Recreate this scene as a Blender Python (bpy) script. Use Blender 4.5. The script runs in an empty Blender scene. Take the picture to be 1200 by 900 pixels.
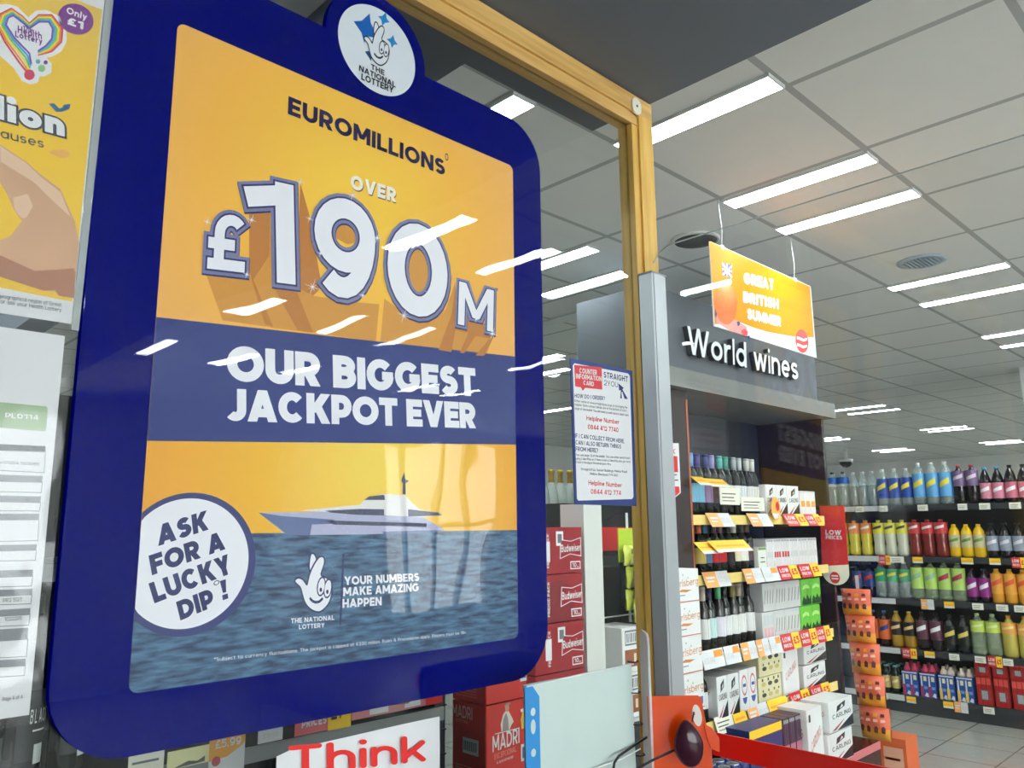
import bpy, math, random
from mathutils import Vector, Matrix
random.seed(7)
S = bpy.context.scene
COL = S.collection

# ------------------------------------------------------------------ camera, sky, exposure
EYE = 1.5                                   # camera height; all "rel" heights below are relative to it
FPX = 925.58                                # focal length in pixels of a 1200 px wide frame
YAW, PITCH, ROLL = .795168, .180657, -.0099214
FW = Vector((-math.sin(YAW)*math.cos(PITCH), math.cos(YAW)*math.cos(PITCH), math.sin(PITCH)))
RT = FW.cross(Vector((0, 0, 1))).normalized()
UP = RT.cross(FW)
RT, UP = (math.cos(ROLL)*RT + math.sin(ROLL)*UP), (-math.sin(ROLL)*RT + math.cos(ROLL)*UP)
cam = bpy.data.cameras.new('camera')
cam.sensor_width = 36; cam.lens = 36*FPX/1200; cam.clip_start = .02; cam.clip_end = 200
camo = bpy.data.objects.new('camera', cam); COL.objects.link(camo)
camo.matrix_world = Matrix(((RT.x, UP.x, -FW.x, 0), (RT.y, UP.y, -FW.y, 0), (RT.z, UP.z, -FW.z, EYE), (0, 0, 0, 1)))
S.camera = camo
S.view_settings.view_transform = 'Standard'; S.view_settings.look = 'None'
S.view_settings.exposure = 0.86; S.view_settings.gamma = 1; S.view_settings.use_curve_mapping = False
S.cycles.transparent_max_bounces = 24; S.cycles.max_bounces = 8
S.cycles.caustics_reflective = False; S.cycles.caustics_refractive = False
LAMP = 30.0                                 # strength of the ceiling strips
world = bpy.data.worlds.new('sky'); S.world = world; world.use_nodes = True
world.node_tree.nodes['Background'].inputs[0].default_value = (.95, .985, 1, 1)
world.node_tree.nodes['Background'].inputs[1].default_value = 6.0

# ------------------------------------------------------------------ measuring: from a point of the photograph to a plane of the room
def ray(px, py):
    return RT*((px-600)/FPX) - UP*((py-450)/FPX) + FW
def onx(x, px, py, dz=EYE):                 # plane x = const
    d = ray(px, py); p = d*(x/d.x); return Vector((p.x, p.y, p.z+dz))
def ony(y, px, py, dz=EYE):
    d = ray(px, py); p = d*(y/d.y); return Vector((p.x, p.y, p.z+dz))
def onz(z, px, py, dz=EYE):                 # z relative to the eye
    d = ray(px, py); p = d*(z/d.z); return Vector((p.x, p.y, p.z+dz))
def yat(px, x, z):                          # y of the point of column px on plane x, height z (rel)
    k = px-600
    return -(k*(FW.x*x+FW.z*z) - FPX*(RT.x*x+RT.z*z))/(k*FW.y - FPX*RT.y)
def xat(px, y, z):
    k = px-600
    return -(k*(FW.y*y+FW.z*z) - FPX*(RT.y*y+RT.z*z))/(k*FW.x - FPX*RT.x)

# ------------------------------------------------------------------ materials
def lin(c):
    return tuple(((v/255)/12.92 if v/255 <= .04045 else ((v/255+.055)/1.055)**2.4) for v in c)
_M = {}
def mat(name, rgb=(200, 200, 200), rough=.5, spec=.4, metal=0, noise=0, nscale=20, coat=0):
    if name in _M: return _M[name]
    m = bpy.data.materials.new(name); m.use_nodes = True; nt = m.node_tree; b = nt.nodes['Principled BSDF']
    c = (*lin(rgb), 1)
    b.inputs['Base Color'].default_value = c; b.inputs['Roughness'].default_value = rough
    b.inputs['Specular IOR Level'].default_value = spec; b.inputs['Metallic'].default_value = metal
    b.inputs['Coat Weight'].default_value = coat
    if noise:
        tc = nt.nodes.new('ShaderNodeTexCoord'); n = nt.nodes.new('ShaderNodeTexNoise'); n.inputs['Scale'].default_value = nscale
        n.inputs['Detail'].default_value = 4
        mx = nt.nodes.new('ShaderNodeMix'); mx.data_type = 'RGBA'
        mx.inputs[6].default_value = tuple(v*(1-noise) for v in c[:3])+(1,); mx.inputs[7].default_value = tuple(min(1, v*(1+noise)) for v in c[:3])+(1,)
        nt.links.new(tc.outputs['Object'], n.inputs['Vector']); nt.links.new(n.outputs['Fac'], mx.inputs[0]); nt.links.new(mx.outputs[2], b.inputs['Base Color'])
    _M[name] = m
    return m
def glow(name, rgb, strength):
    m = bpy.data.materials.new(name); m.use_nodes = True; nt = m.node_tree; nt.nodes.clear()
    o = nt.nodes.new('ShaderNodeOutputMaterial'); e = nt.nodes.new('ShaderNodeEmission')
    e.inputs[0].default_value = (*lin(rgb), 1); e.inputs[1].default_value = strength
    nt.links.new(e.outputs[0], o.inputs[0]); return m
def clear(name, tint=(1, 1, 1), f0=.04, rough=0, wave=None, haze=0, hazecol=(.8, .8, .8)):
    """thin clear sheet: see-through plus a mirror share that grows towards grazing angles; haze = share of matt diffuse colour mixed in"""
    m = bpy.data.materials.new(name); m.use_nodes = True; nt = m.node_tree; nt.nodes.clear(); N = nt.nodes.new; L = nt.links.new
    out = N('ShaderNodeOutputMaterial'); tr = N('ShaderNodeBsdfTransparent'); tr.inputs[0].default_value = (*tint, 1)
    gl = N('ShaderNodeBsdfGlossy'); gl.inputs['Roughness'].default_value = rough
    lw = N('ShaderNodeLayerWeight'); lw.inputs[0].default_value = .5
    pw = N('ShaderNodeMath'); pw.operation = 'POWER'; pw.inputs[1].default_value = 5; L(lw.outputs['Facing'], pw.inputs[0])
    ma = N('ShaderNodeMath'); ma.operation = 'MULTIPLY_ADD'; ma.inputs[1].default_value = 1-f0; ma.inputs[2].default_value = f0; L(pw.outputs[0], ma.inputs[0])
    mx = N('ShaderNodeMixShader'); L(ma.outputs[0], mx.inputs[0]); L(tr.outputs[0], mx.inputs[1]); L(gl.outputs[0], mx.inputs[2])
    last = mx
    if haze:
        df = N('ShaderNodeBsdfDiffuse'); df.inputs[0].default_value = (*hazecol, 1)
        m2 = N('ShaderNodeMixShader'); m2.inputs[0].default_value = haze; L(mx.outputs[0], m2.inputs[1]); L(df.outputs[0], m2.inputs[2]); last = m2
    if wave:
        tc = N('ShaderNodeTexCoord'); mp = N('ShaderNodeMapping'); mp.inputs['Scale'].default_value = wave[0]
        n = N('ShaderNodeTexNoise'); n.inputs['Scale'].default_value = 1; n.inputs['Detail'].default_value = 1
        b = N('ShaderNodeBump'); b.inputs['Strength'].default_value = 1; b.inputs['Distance'].default_value = wave[1]
        L(tc.outputs['Object'], mp.inputs['Vector']); L(mp.outputs[0], n.inputs['Vector']); L(n.outputs['Fac'], b.inputs['Height']); L(b.outputs[0], gl.inputs['Normal'])
    L(last.outputs[0], out.inputs[0]); return m

# ------------------------------------------------------------------ drawn alphabet: bold sans made of strokes, cap height 1
def arc(cx, cy, rx, ry, a0, a1, n=None):
    n = n or max(3, int(abs(a1-a0)/18))
    return [(cx+rx*math.cos(math.radians(a0+(a1-a0)*i/n)), cy+ry*math.sin(math.radians(a0+(a1-a0)*i/n))) for i in range(n+1)]
def strip(pts, w, closed=False):
    n = len(pts); L = []; R = []
    for i in range(n):
        p = Vector(pts[i])
        a = Vector(pts[i-1]) if (i or closed) else None
        b = Vector(pts[(i+1) % n]) if (i < n-1 or closed) else None
        d0 = (p-a).normalized() if a is not None and (p-a).length > 1e-9 else None
        d1 = (b-p).normalized() if b is not None and (b-p).length > 1e-9 else None
        if d0 is None: d0 = d1
        if d1 is None: d1 = d0
        t = (d0+d1)
        t = t.normalized() if t.length > 1e-6 else d0
        nn = Vector((-t.y, t.x)); k = min(2.2, 1/max(.35, nn.dot(Vector((-d0.y, d0.x)))))
        L.append(tuple(p+nn*w/2*k)); R.append(tuple(p-nn*w/2*k))
    m = n if closed else n-1
    return [[R[i], R[(i+1) % n], L[(i+1) % n], L[i]] for i in range(m)]
GROW = [0.0]
def glyph(c, w, rnd=False):
    G = GROW[0]
    h = w/2; T = 1-h; B = h; Q = []; X = .71
    def ln(*p, closed=False):
        p = list(p)
        if G and not closed and not rnd:
            a, b = Vector(p[0]), Vector(p[1]); p[0] = tuple(a-(b-a).normalized()*G/2)
            a, b = Vector(p[-1]), Vector(p[-2]); p[-1] = tuple(a-(b-a).normalized()*G/2)
        Q.append(strip(p, w+G, closed))
        if rnd and not closed:
            for e in (p[0], p[-1]): Q.append([arc(e[0], e[1], h+G/2, h+G/2, 0, 342, 19)])
    def dg(x0, y0, x1, y1):
        if rnd: return ln((x0, min(max(y0, h), 1-h) if y0 >= 0 else y0), (x1, min(y1, 1-h)))
        hw = (h+G/2)*math.hypot(1, (x1-x0)/(y1-y0)); e = G/2*(1 if y1 > y0 else -1); Q.append([[(x0-hw, y0-e), (x0+hw, y0-e), (x1+hw, y1+e), (x1-hw, y1+e)]])
    def ring(cx, cy, rx, ry): ln(*arc(cx, cy, rx, ry, 0, 345, 23), closed=True)
    e0 = h if rnd else 0; e1 = 1-h if rnd else 1
    def stem(x, y0=None, y1=None): ln((x, e0 if y0 is None else y0), (x, e1 if y1 is None else y1))
    W = .7
    if c == ' ': return .3, []
    if c == 'A': W = .92; d = w*.55; dg(d, 0, W/2, 1); dg(W-d, 0, W/2, 1); ln((W*.24, .28), (W*.76, .28))
    elif c == 'B':
        W = .74; stem(h); m = .52
        ln((h, B), (W*.5, B), *arc(W*.5, (B+m)/2, W-h-W*.5, (m-B)/2, -90, 90, 9), (W*.5, m), (h, m)); ln((h, m), (W*.5, m), *arc(W*.5, (T+m)/2, W-h*1.2-W*.5, (T-m)/2, -90, 90, 9), (W*.5, T), (h, T))
    elif c == 'C': W = .88; ln(*arc(W*.5, .5, W*.5-h, .5-h, 42, 318, 18))
    elif c == 'D': W = .84; stem(h); ln((h, B), (W*.42, B), *arc(W*.42, .5, W*.58-h, .5-h, -90, 90, 12), (W*.42, T), (h, T))
    elif c == 'E': W = .66; stem(h); ln((h, B), (W, B)); ln((h, T), (W, T)); ln((h, .5), (W*.93, .5))
    elif c == 'F': W = .64; stem(h); ln((h, T), (W, T)); ln((h, .47), (W*.93, .47))
    elif c == 'G': W = .94; ln(*arc(W*.5, .5, W*.5-h, .5-h, 42, 330, 18), (W-h, .5-h*.2)); ln((W-h*.2, .5-h*.2), (W*.56, .5-h*.2))
    elif c == 'H': W = .8; stem(h); stem(W-h); ln((h, .5), (W-h, .5))
    elif c == 'I': W = w; stem(h)
    elif c == 'J': W = .58; ln((W-h, e1), (W-h, .34), *arc(W*.45, .34, W*.55-h, .34-h, 0, -140, 9))
    elif c == 'K': W = .82; stem(h); dg(h*1.6, .36, W-w*.62, 1); dg(W-w*.62, 0, W*.42, .62)
    elif c == 'L': W = .62; stem(h); ln((h, B), (W, B))
    elif c == 'M': W = 1.0; stem(h); stem(W-h); dg(W/2, .22, h*1.1, 1); dg(W/2, .22, W-h*1.1, 1)
    elif c == 'N': W = .84; stem(h); stem(W-h); dg(W-h*1.1, 0, h*1.1, 1)
    elif c in 'OQ':
        W = .98; ring(W/2, .5, W/2-h, .5-h)
        if c == 'Q': ln((W*.6, .3), (W*.95, .0))
    elif c == 'P': W = .72; stem(h); m = .36; ln((h, m), (W*.5, m), *arc(W*.5, (T+m)/2, W*.5-h, (T-m)/2, -90, 90, 10), (W*.5, T), (h, T))
    elif c == 'R': W = .76; stem(h); m = .42; ln((h, m), (W*.5, m), *arc(W*.5, (T+m)/2, W*.48-h, (T-m)/2, -90, 90, 10), (W*.5, T), (h, T)); dg(W-w*.6, 0, W*.46, .46)
    elif c == 'S' : W = .72; r1 = (T-.52)/2; r2 = (.52-B)/2; ln(*arc(W*.5, T-r1, W*.47-h, r1, 30, 270, 12), *arc(W*.5, B+r2, W*.5-h, r2, 90, -150, 12)[1:])
    elif c == 'T': W = .72; stem(W/2); ln((e0, T), (W-e0, T))
    elif c == 'U': W = .8; ln((h, e1), (h, .4), *arc(W/2, .4, W/2-h, .4-h, 180, 360, 11), (W-h, .4), (W-h, e1))
    elif c == 'V': W = .9; d = w*.55; dg(W/2, 0, d, 1); dg(W/2, 0, W-d, 1)
    elif c == 'W': W = 1.3; d = w*.55; dg(W*.29, 0, d, 1); dg(W*.29, 0, W/2, 1); dg(W*.71, 0, W/2, 1); dg(W*.71, 0, W-d, 1)
    elif c == 'X': W = .84; d = w*.62; dg(d, 0, W-d, 1); dg(W-d, 0, d, 1)
    elif c == 'Y': W = .84; d = w*.6; stem(W/2, None, .45); dg(W/2, .38, d, 1); dg(W/2, .38, W-d, 1)
    elif c == 'Z': W = .74; ln((0, T), (W, T)); ln((0, B), (W, B)); dg(w*.65, B, W-w*.65, T)
    elif c == '0': W = .78; ring(W/2, .5, W/2-h, .5-h)
    elif c == '1': W = .5; stem(W-h); ln((0, .78), (W-h, T-.02)) if not rnd else ln((h, .75), (W-h, T))
    elif c == '2': W = .7; r = (T-.56); ln(*arc(W/2, T-r, W/2-h, r, 165, -20, 11), (h*1.3, B)); ln((0, B), (W, B))
    elif c == '3': W = .7; r1 = (T-.52)/2; r2 = (.52-B)/2; ln(*arc(W*.45, T-r1, W*.52-h, r1, 150, -90, 11)); ln(*arc(W*.45, B+r2, W*.55-h, r2, 90, -150, 11))
    elif c == '4': W = .78; stem(W*.72); ln((0, .27), (W, .27)); dg(w*.6, .27, W*.66, 1)
    elif c == '5': W = .7; ln((W*.93, T), (h*1.3, T), (h*1.1, .52)); r = (.62-B)/2; ln((h*1.1, .56), *arc(W*.42, B+r, W*.58-h, r, 100, -145, 12))
    elif c == '6': W = .76; r = (.64-B)/2; ring(W/2, B+r, W/2-h, r); ln(*arc(W/2+.04, .36, W/2-h+.04, T-.36, 180, 55, 9))
    elif c == '7': W = .7; ln((0, T), (W, T)); dg(W*.36, 0, W-w*.6, T)
    elif c == '8': W = .76; r1 = (T-.54)/2; r2 = (.54-B)/2; ring(W/2, T-r1, W*.45-h, r1); ring(W/2, B+r2, W/2-h, r2)
    elif c == '9': W = .76; r = (T-.36)/2; ring(W/2, T-r, W/2-h, r); ln(*arc(W/2-.04, .64, W/2-h+.04, .64-B, 0, -125, 9))
    elif c == '£': W = .74; ln((W*.3, e0), (W*.3, .62), *arc(W*.3+.22, T-.24, .22, .24, 180, 35, 9)); ln((0, B), (W, B)); ln((0, .46), (W*.72, .46))
    elif c == '€': W = .8; ln(*arc(W*.58, .5, W*.46-h, .5-h, 50, 310, 14)); ln((0, .57), (W*.7, .57)); ln((0, .4), (W*.65, .4))
    elif c in '.,': W = w*1.1; Q.append([[(0, 0), (w, 0), (w, w), (0, w)]]);  (Q.append([[(w*.3, 0), (w, 0), (w*.4, -w)]]) if c == ',' else 0)
    elif c == ':': W = w*1.1; Q.append([[(0, 0), (w, 0), (w, w), (0, w)]]); Q.append([[(0, .5), (w, .5), (w, .5+w), (0, .5+w)]])
    elif c == '!': W = w*1.1; Q.append([[(0, 0), (w, 0), (w, w), (0, w)]]); Q.append([[(w*.2, w*1.35), (w*.8, w*1.35), (w*1.05, 1), (-.05*w, 1)]])
    elif c == '?': W = .6; Q.append([[(W/2-h, 0), (W/2+h, 0), (W/2+h, w), (W/2-h, w)]]); r = .24; ln(*arc(W/2, T-r, W/2-h, r, 170, -60, 9), (W/2, w*1.4))
    elif c == "'": W = w; Q.append([[(0, .7), (w, .7), (w, 1), (0, 1)]])
    elif c == '-': W = .4; ln((0, .38), (W, .38))
    elif c == '/': W = .5; dg(h, 0, W-h, 1)
    elif c == '+': W = .6; ln((0, .42), (W, .42)); ln((W/2, .12), (W/2, .72))
    elif c == '*': W = .4; [ln((W/2-.2*math.cos(a), .8-.2*math.sin(a)), (W/2+.2*math.cos(a), .8+.2*math.sin(a))) for a in (.52, 1.57, 2.62)]
    elif c == '&': W = .9; r1 = .2; ring(W*.42, T-r1, .17, r1); ring(W*.38, B+.25, .38*W-h, .25); dg(W*.95, 0, W*.3, .62)
    elif c == '®': W = .4; ln(*arc(.2, .85, .16, .16, 0, 340, 14), closed=True)
    # lower case
    elif c in 'abdgpq':
        W = .7; ring(W/2, X/2, W/2-h, X/2-h)
        if c == 'a': stem(W-h, None, X-e0)
        if c == 'd': stem(W-h)
        if c == 'b': stem(h)
        if c == 'p': stem(h, -.27+e0, X-e0)
        if c == 'q': stem(W-h, -.27+e0, X-e0)
        if c == 'g': ln((W-h, X-e0), (W-h, -.05), *arc(W/2, -.05, W/2-h, .2, 0, -140, 8))
    elif c == 'c': W = .62; ln(*arc(W*.53, X/2, W*.53-h, X/2-h, 48, 312, 14))
    elif c == 'e': W = .68; ln((h, X/2), (W-h, X/2), *arc(W/2, X/2, W/2-h, X/2-h, 0, 312, 16))
    elif c == 'f': W = .44; ln((W*.45, e0), (W*.45, .8), *arc(W*.45+.18, .8, .18, T-.8, 180, 80, 5)); ln((0, X-h), (W, X-h))
    elif c in 'hn': W = .66; ln((h, e0), (h, (e1 if c == 'h' else X-e0))); ln((W-h, e0), (W-h, X*.55), *arc(W/2, X*.55, W/2-h, X*.45-h, 0, 180, 10))
    elif c in 'ij':
        W = w; Q.append([arc(h, .92, h*1.15, h*1.15, 0, 342, 19)]); stem(h, (None if c == 'i' else -.2), X-e0)
    elif c == 'k': W = .66; stem(h); dg(h*1.5, .24, W-w*.66, X); dg(W-w*.62, 0, W*.42, X*.62)
    elif c == 'l': W = w; stem(h)
    elif c == 'm':
        W = 1.05; stem(h, None, X-e0); r = (W-w)/4
        for k in (0, 1): ln((h+r*2*(k+1), e0), (h+r*2*(k+1), X*.6), *arc(h+r*(2*k+1), X*.6, r, X*.4-h, 0, 180, 8))
    elif c == 'o': W = .72; ring(W/2, X/2, W/2-h, X/2-h)
    elif c == 'r': W = .46; stem(h, None, X-e0); ln(*arc(W*.75, X*.45, W*.75-h, X*.55-h, 165, 70, 6))
    elif c == 's': W = .56; r = (X/2-h)/2; ln(*arc(W/2, X-h-r, W/2-h, r, 25, 270, 9), *arc(W/2, h+r, W/2-h, r, 90, -155, 9)[1:])
    elif c == 't': W = .46; ln((W*.42, .92), (W*.42, .24), *arc(W*.42+.16, .24, .16, .24-h, 180, 280, 5)); ln((0, X-h), (W, X-h))
    elif c == 'u': W = .66; ln((h, X-e0), (h, X*.42), *arc(W/2, X*.42, W/2-h, X*.42-h, 180, 360, 10)); stem(W-h, None, X-e0)
    elif c == 'v': W = .66; d = w*.55; dg(W/2, 0, d, X); dg(W/2, 0, W-d, X)
    elif c == 'w': W = .98; d = w*.55; dg(W*.29, 0, d, X); dg(W*.29, 0, W/2, X); dg(W*.71, 0, W/2, X); dg(W*.71, 0, W-d, X)
    elif c == 'x': W = .64; d = w*.62; dg(d, 0, W-d, X); dg(W-d, 0, d, X)
    elif c == 'y': W = .66; d = w*.55; dg(W/2, 0, d, X); dg(W*.28, -.27, W-d, X)
    elif c == 'z': W = .56; ln((0, X-h), (W, X-h)); ln((0, h), (W, h)); dg(w*.65, h, W-w*.65, X-h)
    else: ln((0, h), (W, h))
    return W, Q
def layout(s, w, gap=.13, rnd=False):
    x = 0; out = []
    for ch in s:
        adv, q = glyph(ch, w, rnd); out.append((x, q)); x += adv+gap
    return x-gap, out

# ------------------------------------------------------------------ mesh builder
OFF = {}; KIDS = {}
class MB:
    def __init__(self): self.v = []; self.f = []; self.m = []; self.sm = []; self.mats = []; self.k = 0
    def mi(self, m):
        if m not in self.mats: self.mats.append(m)
        return self.mats.index(m)
    def face(self, pts, m, smooth=False):
        n = len(self.v); self.v += [tuple(p) for p in pts]; self.f.append(tuple(range(n, n+len(pts)))); self.m.append(self.mi(m)); self.sm.append(smooth)
    def mesh(self, vs, fs, m, smooth=False):
        n = len(self.v); self.v += [tuple(p) for p in vs]; i = self.mi(m)
        for f in fs: self.f.append(tuple(n+k for k in f)); self.m.append(i); self.sm.append(smooth)
    def box(self, x0, x1, y0, y1, z0, z1, m):
        x0, x1 = sorted((x0, x1)); y0, y1 = sorted((y0, y1)); z0, z1 = sorted((z0, z1))
        vs = [(x, y, z) for z in (z0, z1) for y in (y0, y1) for x in (x0, x1)]
        self.mesh(vs, [(0, 2, 3, 1), (4, 5, 7, 6), (0, 1, 5, 4), (2, 6, 7, 3), (0, 4, 6, 2), (1, 3, 7, 5)], m); return self
    def flat(self, F, pts, off, m):         # flat outline in frame F = (O, U, V, N)
        O, U, V, N = F; self.face([O+U*a+V*b+N*off for a, b in pts], m); return self
    def slab(self, F, pts, t0, t1, m):      # outline with thickness
        O, U, V, N = F; n = len(pts)
        if sum(pts[i][0]*pts[(i+1) % n][1]-pts[(i+1) % n][0]*pts[i][1] for i in range(n)) < 0: pts = pts[::-1]
        a = [O+U*p+V*q+N*t0 for p, q in pts]; b = [O+U*p+V*q+N*t1 for p, q in pts]
        self.mesh(a+b, [tuple(range(n))[::-1], tuple(range(n, 2*n))]+[(i, (i+1) % n, n+(i+1) % n, n+i) for i in range(n)], m); return self
    def lathe(self, prof, m, seg=14, c=(0, 0, 0), axis='z'):
        vs = []; fs = []; n = len(prof)
        for r, z in prof:
            for k in range(seg):
                a = 2*math.pi*k/seg; p = (r*math.cos(a), r*math.sin(a), z)
                if axis == 'x': p = (p[2], p[0], p[1])
                if axis == 'y': p = (p[0], p[2], p[1])
                vs.append((c[0]+p[0], c[1]+p[1], c[2]+p[2]))
        for i in range(n-1):
            for k in range(seg):
                a = i*seg+k; b = i*seg+(k+1) % seg; fs.append((a, b, b+seg, a+seg))
        fs.append(tuple(range(seg))[::-1]); fs.append(tuple(range((n-1)*seg, n*seg)))
        self.mesh(vs, fs, m, True); return self
    def band(self, r, z0, z1, a0, a1, m, n=8, z0b=None, z1b=None):   # curved label patch, angle 0 = facing -y
        vs = []
        for i in range(n+1):
            t = i/n; a = math.radians(a0+(a1-a0)*t-90)
            vs += [(r*math.cos(a), r*math.sin(a), z0+((z0b if z0b is not None else z0)-z0)*t), (r*math.cos(a), r*math.sin(a), z1+((z1b if z1b is not None else z1)-z1)*t)]
        self.mesh(vs, [(2*i, 2*i+2, 2*i+3, 2*i+1) for i in range(n)], m, True); return self
    def tube(self, pts, r, m, seg=8):
        vs = []; fs = []; n = len(pts); pts = [Vector(p) for p in pts]
        for i, p in enumerate(pts):
            t = (pts[min(i+1, n-1)]-pts[max(i-1, 0)]).normalized()
            a = t.cross(Vector((.31, .17, .93))).normalized(); b = t.cross(a)
            for k in range(seg):
                th = 2*math.pi*k/seg; vs.append(p+a*r*math.cos(th)+b*r*math.sin(th))
        for i in range(n-1):
            for k in range(seg): fs.append((i*seg+k, i*seg+(k+1) % seg, (i+1)*seg+(k+1) % seg, (i+1)*seg+k))
        fs += [tuple(range(seg))[::-1], tuple(range((n-1)*seg, n*seg))]
        self.mesh(vs, fs, m, True); return self
    def text(self, s, O, U, V, N, m, w=.2, off=.0004, rnd=False, thick=0, gap=.13, pad=0):
        """string whose baseline runs from O along U (whole width), cap height V"""
        wid, gl = layout(s, w, gap, rnd); k = 0; O = Vector(O)
        for x, q in gl:
            for part in q:
                k += 1; o = off+1.5e-5*(k % 12)
                for poly in part:
                    pts = [O+U*((x+a)/wid)+V*b for a, b in poly]
                    if thick:
                        n = len(pts); self.mesh([p+N*(o-thick) for p in pts]+[p+N*o for p in pts], [tuple(range(n))[::-1], tuple(range(n, 2*n))]+[(i, (i+1) % n, n+(i+1) % n, n+i) for i in range(n)], m)
                    else: self.face([p+N*o for p in pts], m)
        return self
    def build(self, name, parent=None, loc=None, label=None, cat=None, group=None, kind=None, extra=None):
        """link as one object; coordinates given in the room's space"""
        base = Vector((0, 0, 0))
        if parent is not None:
            base = OFF[parent.name]
        loc = Vector(loc) if loc is not None else Vector((0, 0, 0))
        off = base if parent is not None else loc
        me = bpy.data.meshes.new(name); me.from_pydata([tuple(Vector(p)-off) for p in self.v], [], self.f)
        for m in self.mats: me.materials.append(m)
        me.polygons.foreach_set('material_index', self.m); me.polygons.foreach_set('use_smooth', self.sm); me.update()
        o = bpy.data.objects.new(name, me); COL.objects.link(o)
        if parent is not None:
            o.parent = parent; OFF[o.name] = base; KIDS.setdefault(parent.name, []).append(o)
        else:
            o.location = loc; OFF[o.name] = loc
        if label: o['label'] = label
        if cat: o['category'] = cat
        if group: o['group'] = group
        if kind: o['kind'] = kind
        return o
def thing(name, label, cat, loc=(0, 0, 0), group=None, kind=None):
    o = bpy.data.objects.new(name, None); COL.objects.link(o); o.location = loc; o.empty_display_size = .05; OFF[o.name] = Vector(loc)
    if label: o['label'] = label
    if cat: o['category'] = cat
    if group: o['group'] = group
    if kind: o['kind'] = kind
    return o
def dup(root, loc, label, rotz=None, group=None):
    r = root.copy(); COL.objects.link(r); r.location = loc
    if rotz is not None: r.rotation_euler = (0, 0, rotz)
    r['label'] = label
    if group: r['group'] = group
    for c in KIDS.get(root.name, []):
        d = c.copy(); COL.objects.link(d); d.parent = r
        for g in KIDS.get(c.name, []):
            e = g.copy(); COL.objects.link(e); e.parent = d
    return r
def rrect(u0, u1, v0, v1, r, n=6):
    p = []
    for cx, cy, a in ((u1-r, v1-r, 0), (u0+r, v1-r, 90), (u0+r, v0+r, 180), (u1-r, v0+r, 270)):
        p += arc(cx, cy, r, r, a, a+90, n)
    return p
VX, VY, VZ = Vector((1, 0, 0)), Vector((0, 1, 0)), Vector((0, 0, 1))
def FX(x): return (Vector((x, 0, EYE)), VY, VZ, VX)       # faces +x: coordinates (y, z rel)
def FY(y): return (Vector((0, y, EYE)), VX, VZ, -VY)      # faces -y: coordinates (x, z rel)
ORD = ['leftmost', 'second', 'third', 'fourth', 'fifth', 'sixth', 'seventh', 'eighth', 'ninth', 'tenth', 'eleventh', 'twelfth', 'thirteenth', 'fourteenth', 'fifteenth', 'sixteenth']

# shared materials
white = mat('white_paint', (232, 232, 228), .5)
black = mat('black_plastic', (18, 18, 20), .35)
navy = mat('navy_print', (34, 44, 98), .45)
ink = mat('ink', (38, 38, 42), .6)
paper = mat('white_paper', (222, 222, 224), .7)
redp = mat('red_print', (214, 38, 40), .45)
yellowp = mat('yellow_print', (250, 205, 50), .5)
orangep = mat('orange_print', (248, 160, 62), .5)
chrome = mat('aluminium', (186, 190, 194), .38, .5, .55)
dgrey = mat('dark_grey_metal', (52, 54, 58), .45)
wgrey = mat('light_grey_metal', (205, 206, 204), .4)
glass = clear('window_glass', (.955, .97, .965), .03)
acryl = clear('acrylic_sheet', (.985, .99, .99), .04, haze=.004)
sleeve_clear = clear('clear_sleeve', (.98, .98, .98), .02, .06, wave=((14, 14, 14), .003), haze=.02)

# ================================================================== THE SETTING
CEIL = 1.34; WX = -1.05                     # ceiling height (rel), plane of the glazed counter front
# floor: large grey tiles with joints, slightly glossy
def tiled(name, base, joint, size, rough, jw, noise=.12, offx=0, offy=0, bump=True):
    m = bpy.data.materials.new(name); m.use_nodes = True; nt = m.node_tree; N = nt.nodes.new; L = nt.links.new; b = nt.nodes['Principled BSDF']
    tc = N('ShaderNodeTexCoord'); sp = N('ShaderNodeSeparateXYZ'); L(tc.outputs['Object'], sp.inputs[0]); ms = []
    for ax, of in (('X', offx), ('Y', offy)):
        a = N('ShaderNodeMath'); a.operation = 'ADD'; a.inputs[1].default_value = 60*size-of; L(sp.outputs[ax], a.inputs[0])
        w = N('ShaderNodeMath'); w.operation = 'MODULO'; w.inputs[1].default_value = size; L(a.outputs[0], w.inputs[0])
        c = N('ShaderNodeMath'); c.operation = 'SUBTRACT'; c.inputs[1].default_value = size/2; L(w.outputs[0], c.inputs[0])
        d = N('ShaderNodeMath'); d.operation = 'ABSOLUTE'; L(c.outputs[0], d.inputs[0])
        g = N('ShaderNodeMath'); g.operation = 'GREATER_THAN'; g.inputs[1].default_value = size/2-jw/2; L(d.outputs[0], g.inputs[0]); ms.append(g)
    mx = N('ShaderNodeMath'); mx.operation = 'MAXIMUM'; L(ms[0].outputs[0], mx.inputs[0]); L(ms[1].outputs[0], mx.inputs[1])
    n = N('ShaderNodeTexNoise'); n.inputs['Scale'].default_value = 9; n.inputs['Detail'].default_value = 5; L(tc.outputs['Object'], n.inputs['Vector'])
    c1 = N('ShaderNodeMix'); c1.data_type = 'RGBA'; l = lin(base)
    c1.inputs[6].default_value = tuple(v*(1-noise) for v in l)+(1,); c1.inputs[7].default_value = tuple(min(1, v*(1+noise)) for v in l)+(1,); L(n.outputs['Fac'], c1.inputs[0])
    c2 = N('ShaderNodeMix'); c2.data_type = 'RGBA'; c2.inputs[7].default_value = (*lin(joint), 1); L(mx.outputs[0], c2.inputs[0]); L(c1.outputs[2], c2.inputs[6]); L(c2.outputs[2], b.inputs['Base Color'])
    b.inputs['Roughness'].default_value = rough
    return m
MB().box(-9, 6.5, -5.5, 18, -.1, 0, tiled('floor_tiles', (172, 172, 164), (98, 98, 93), .42, .22, .008)).build('floor', kind='structure')
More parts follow.
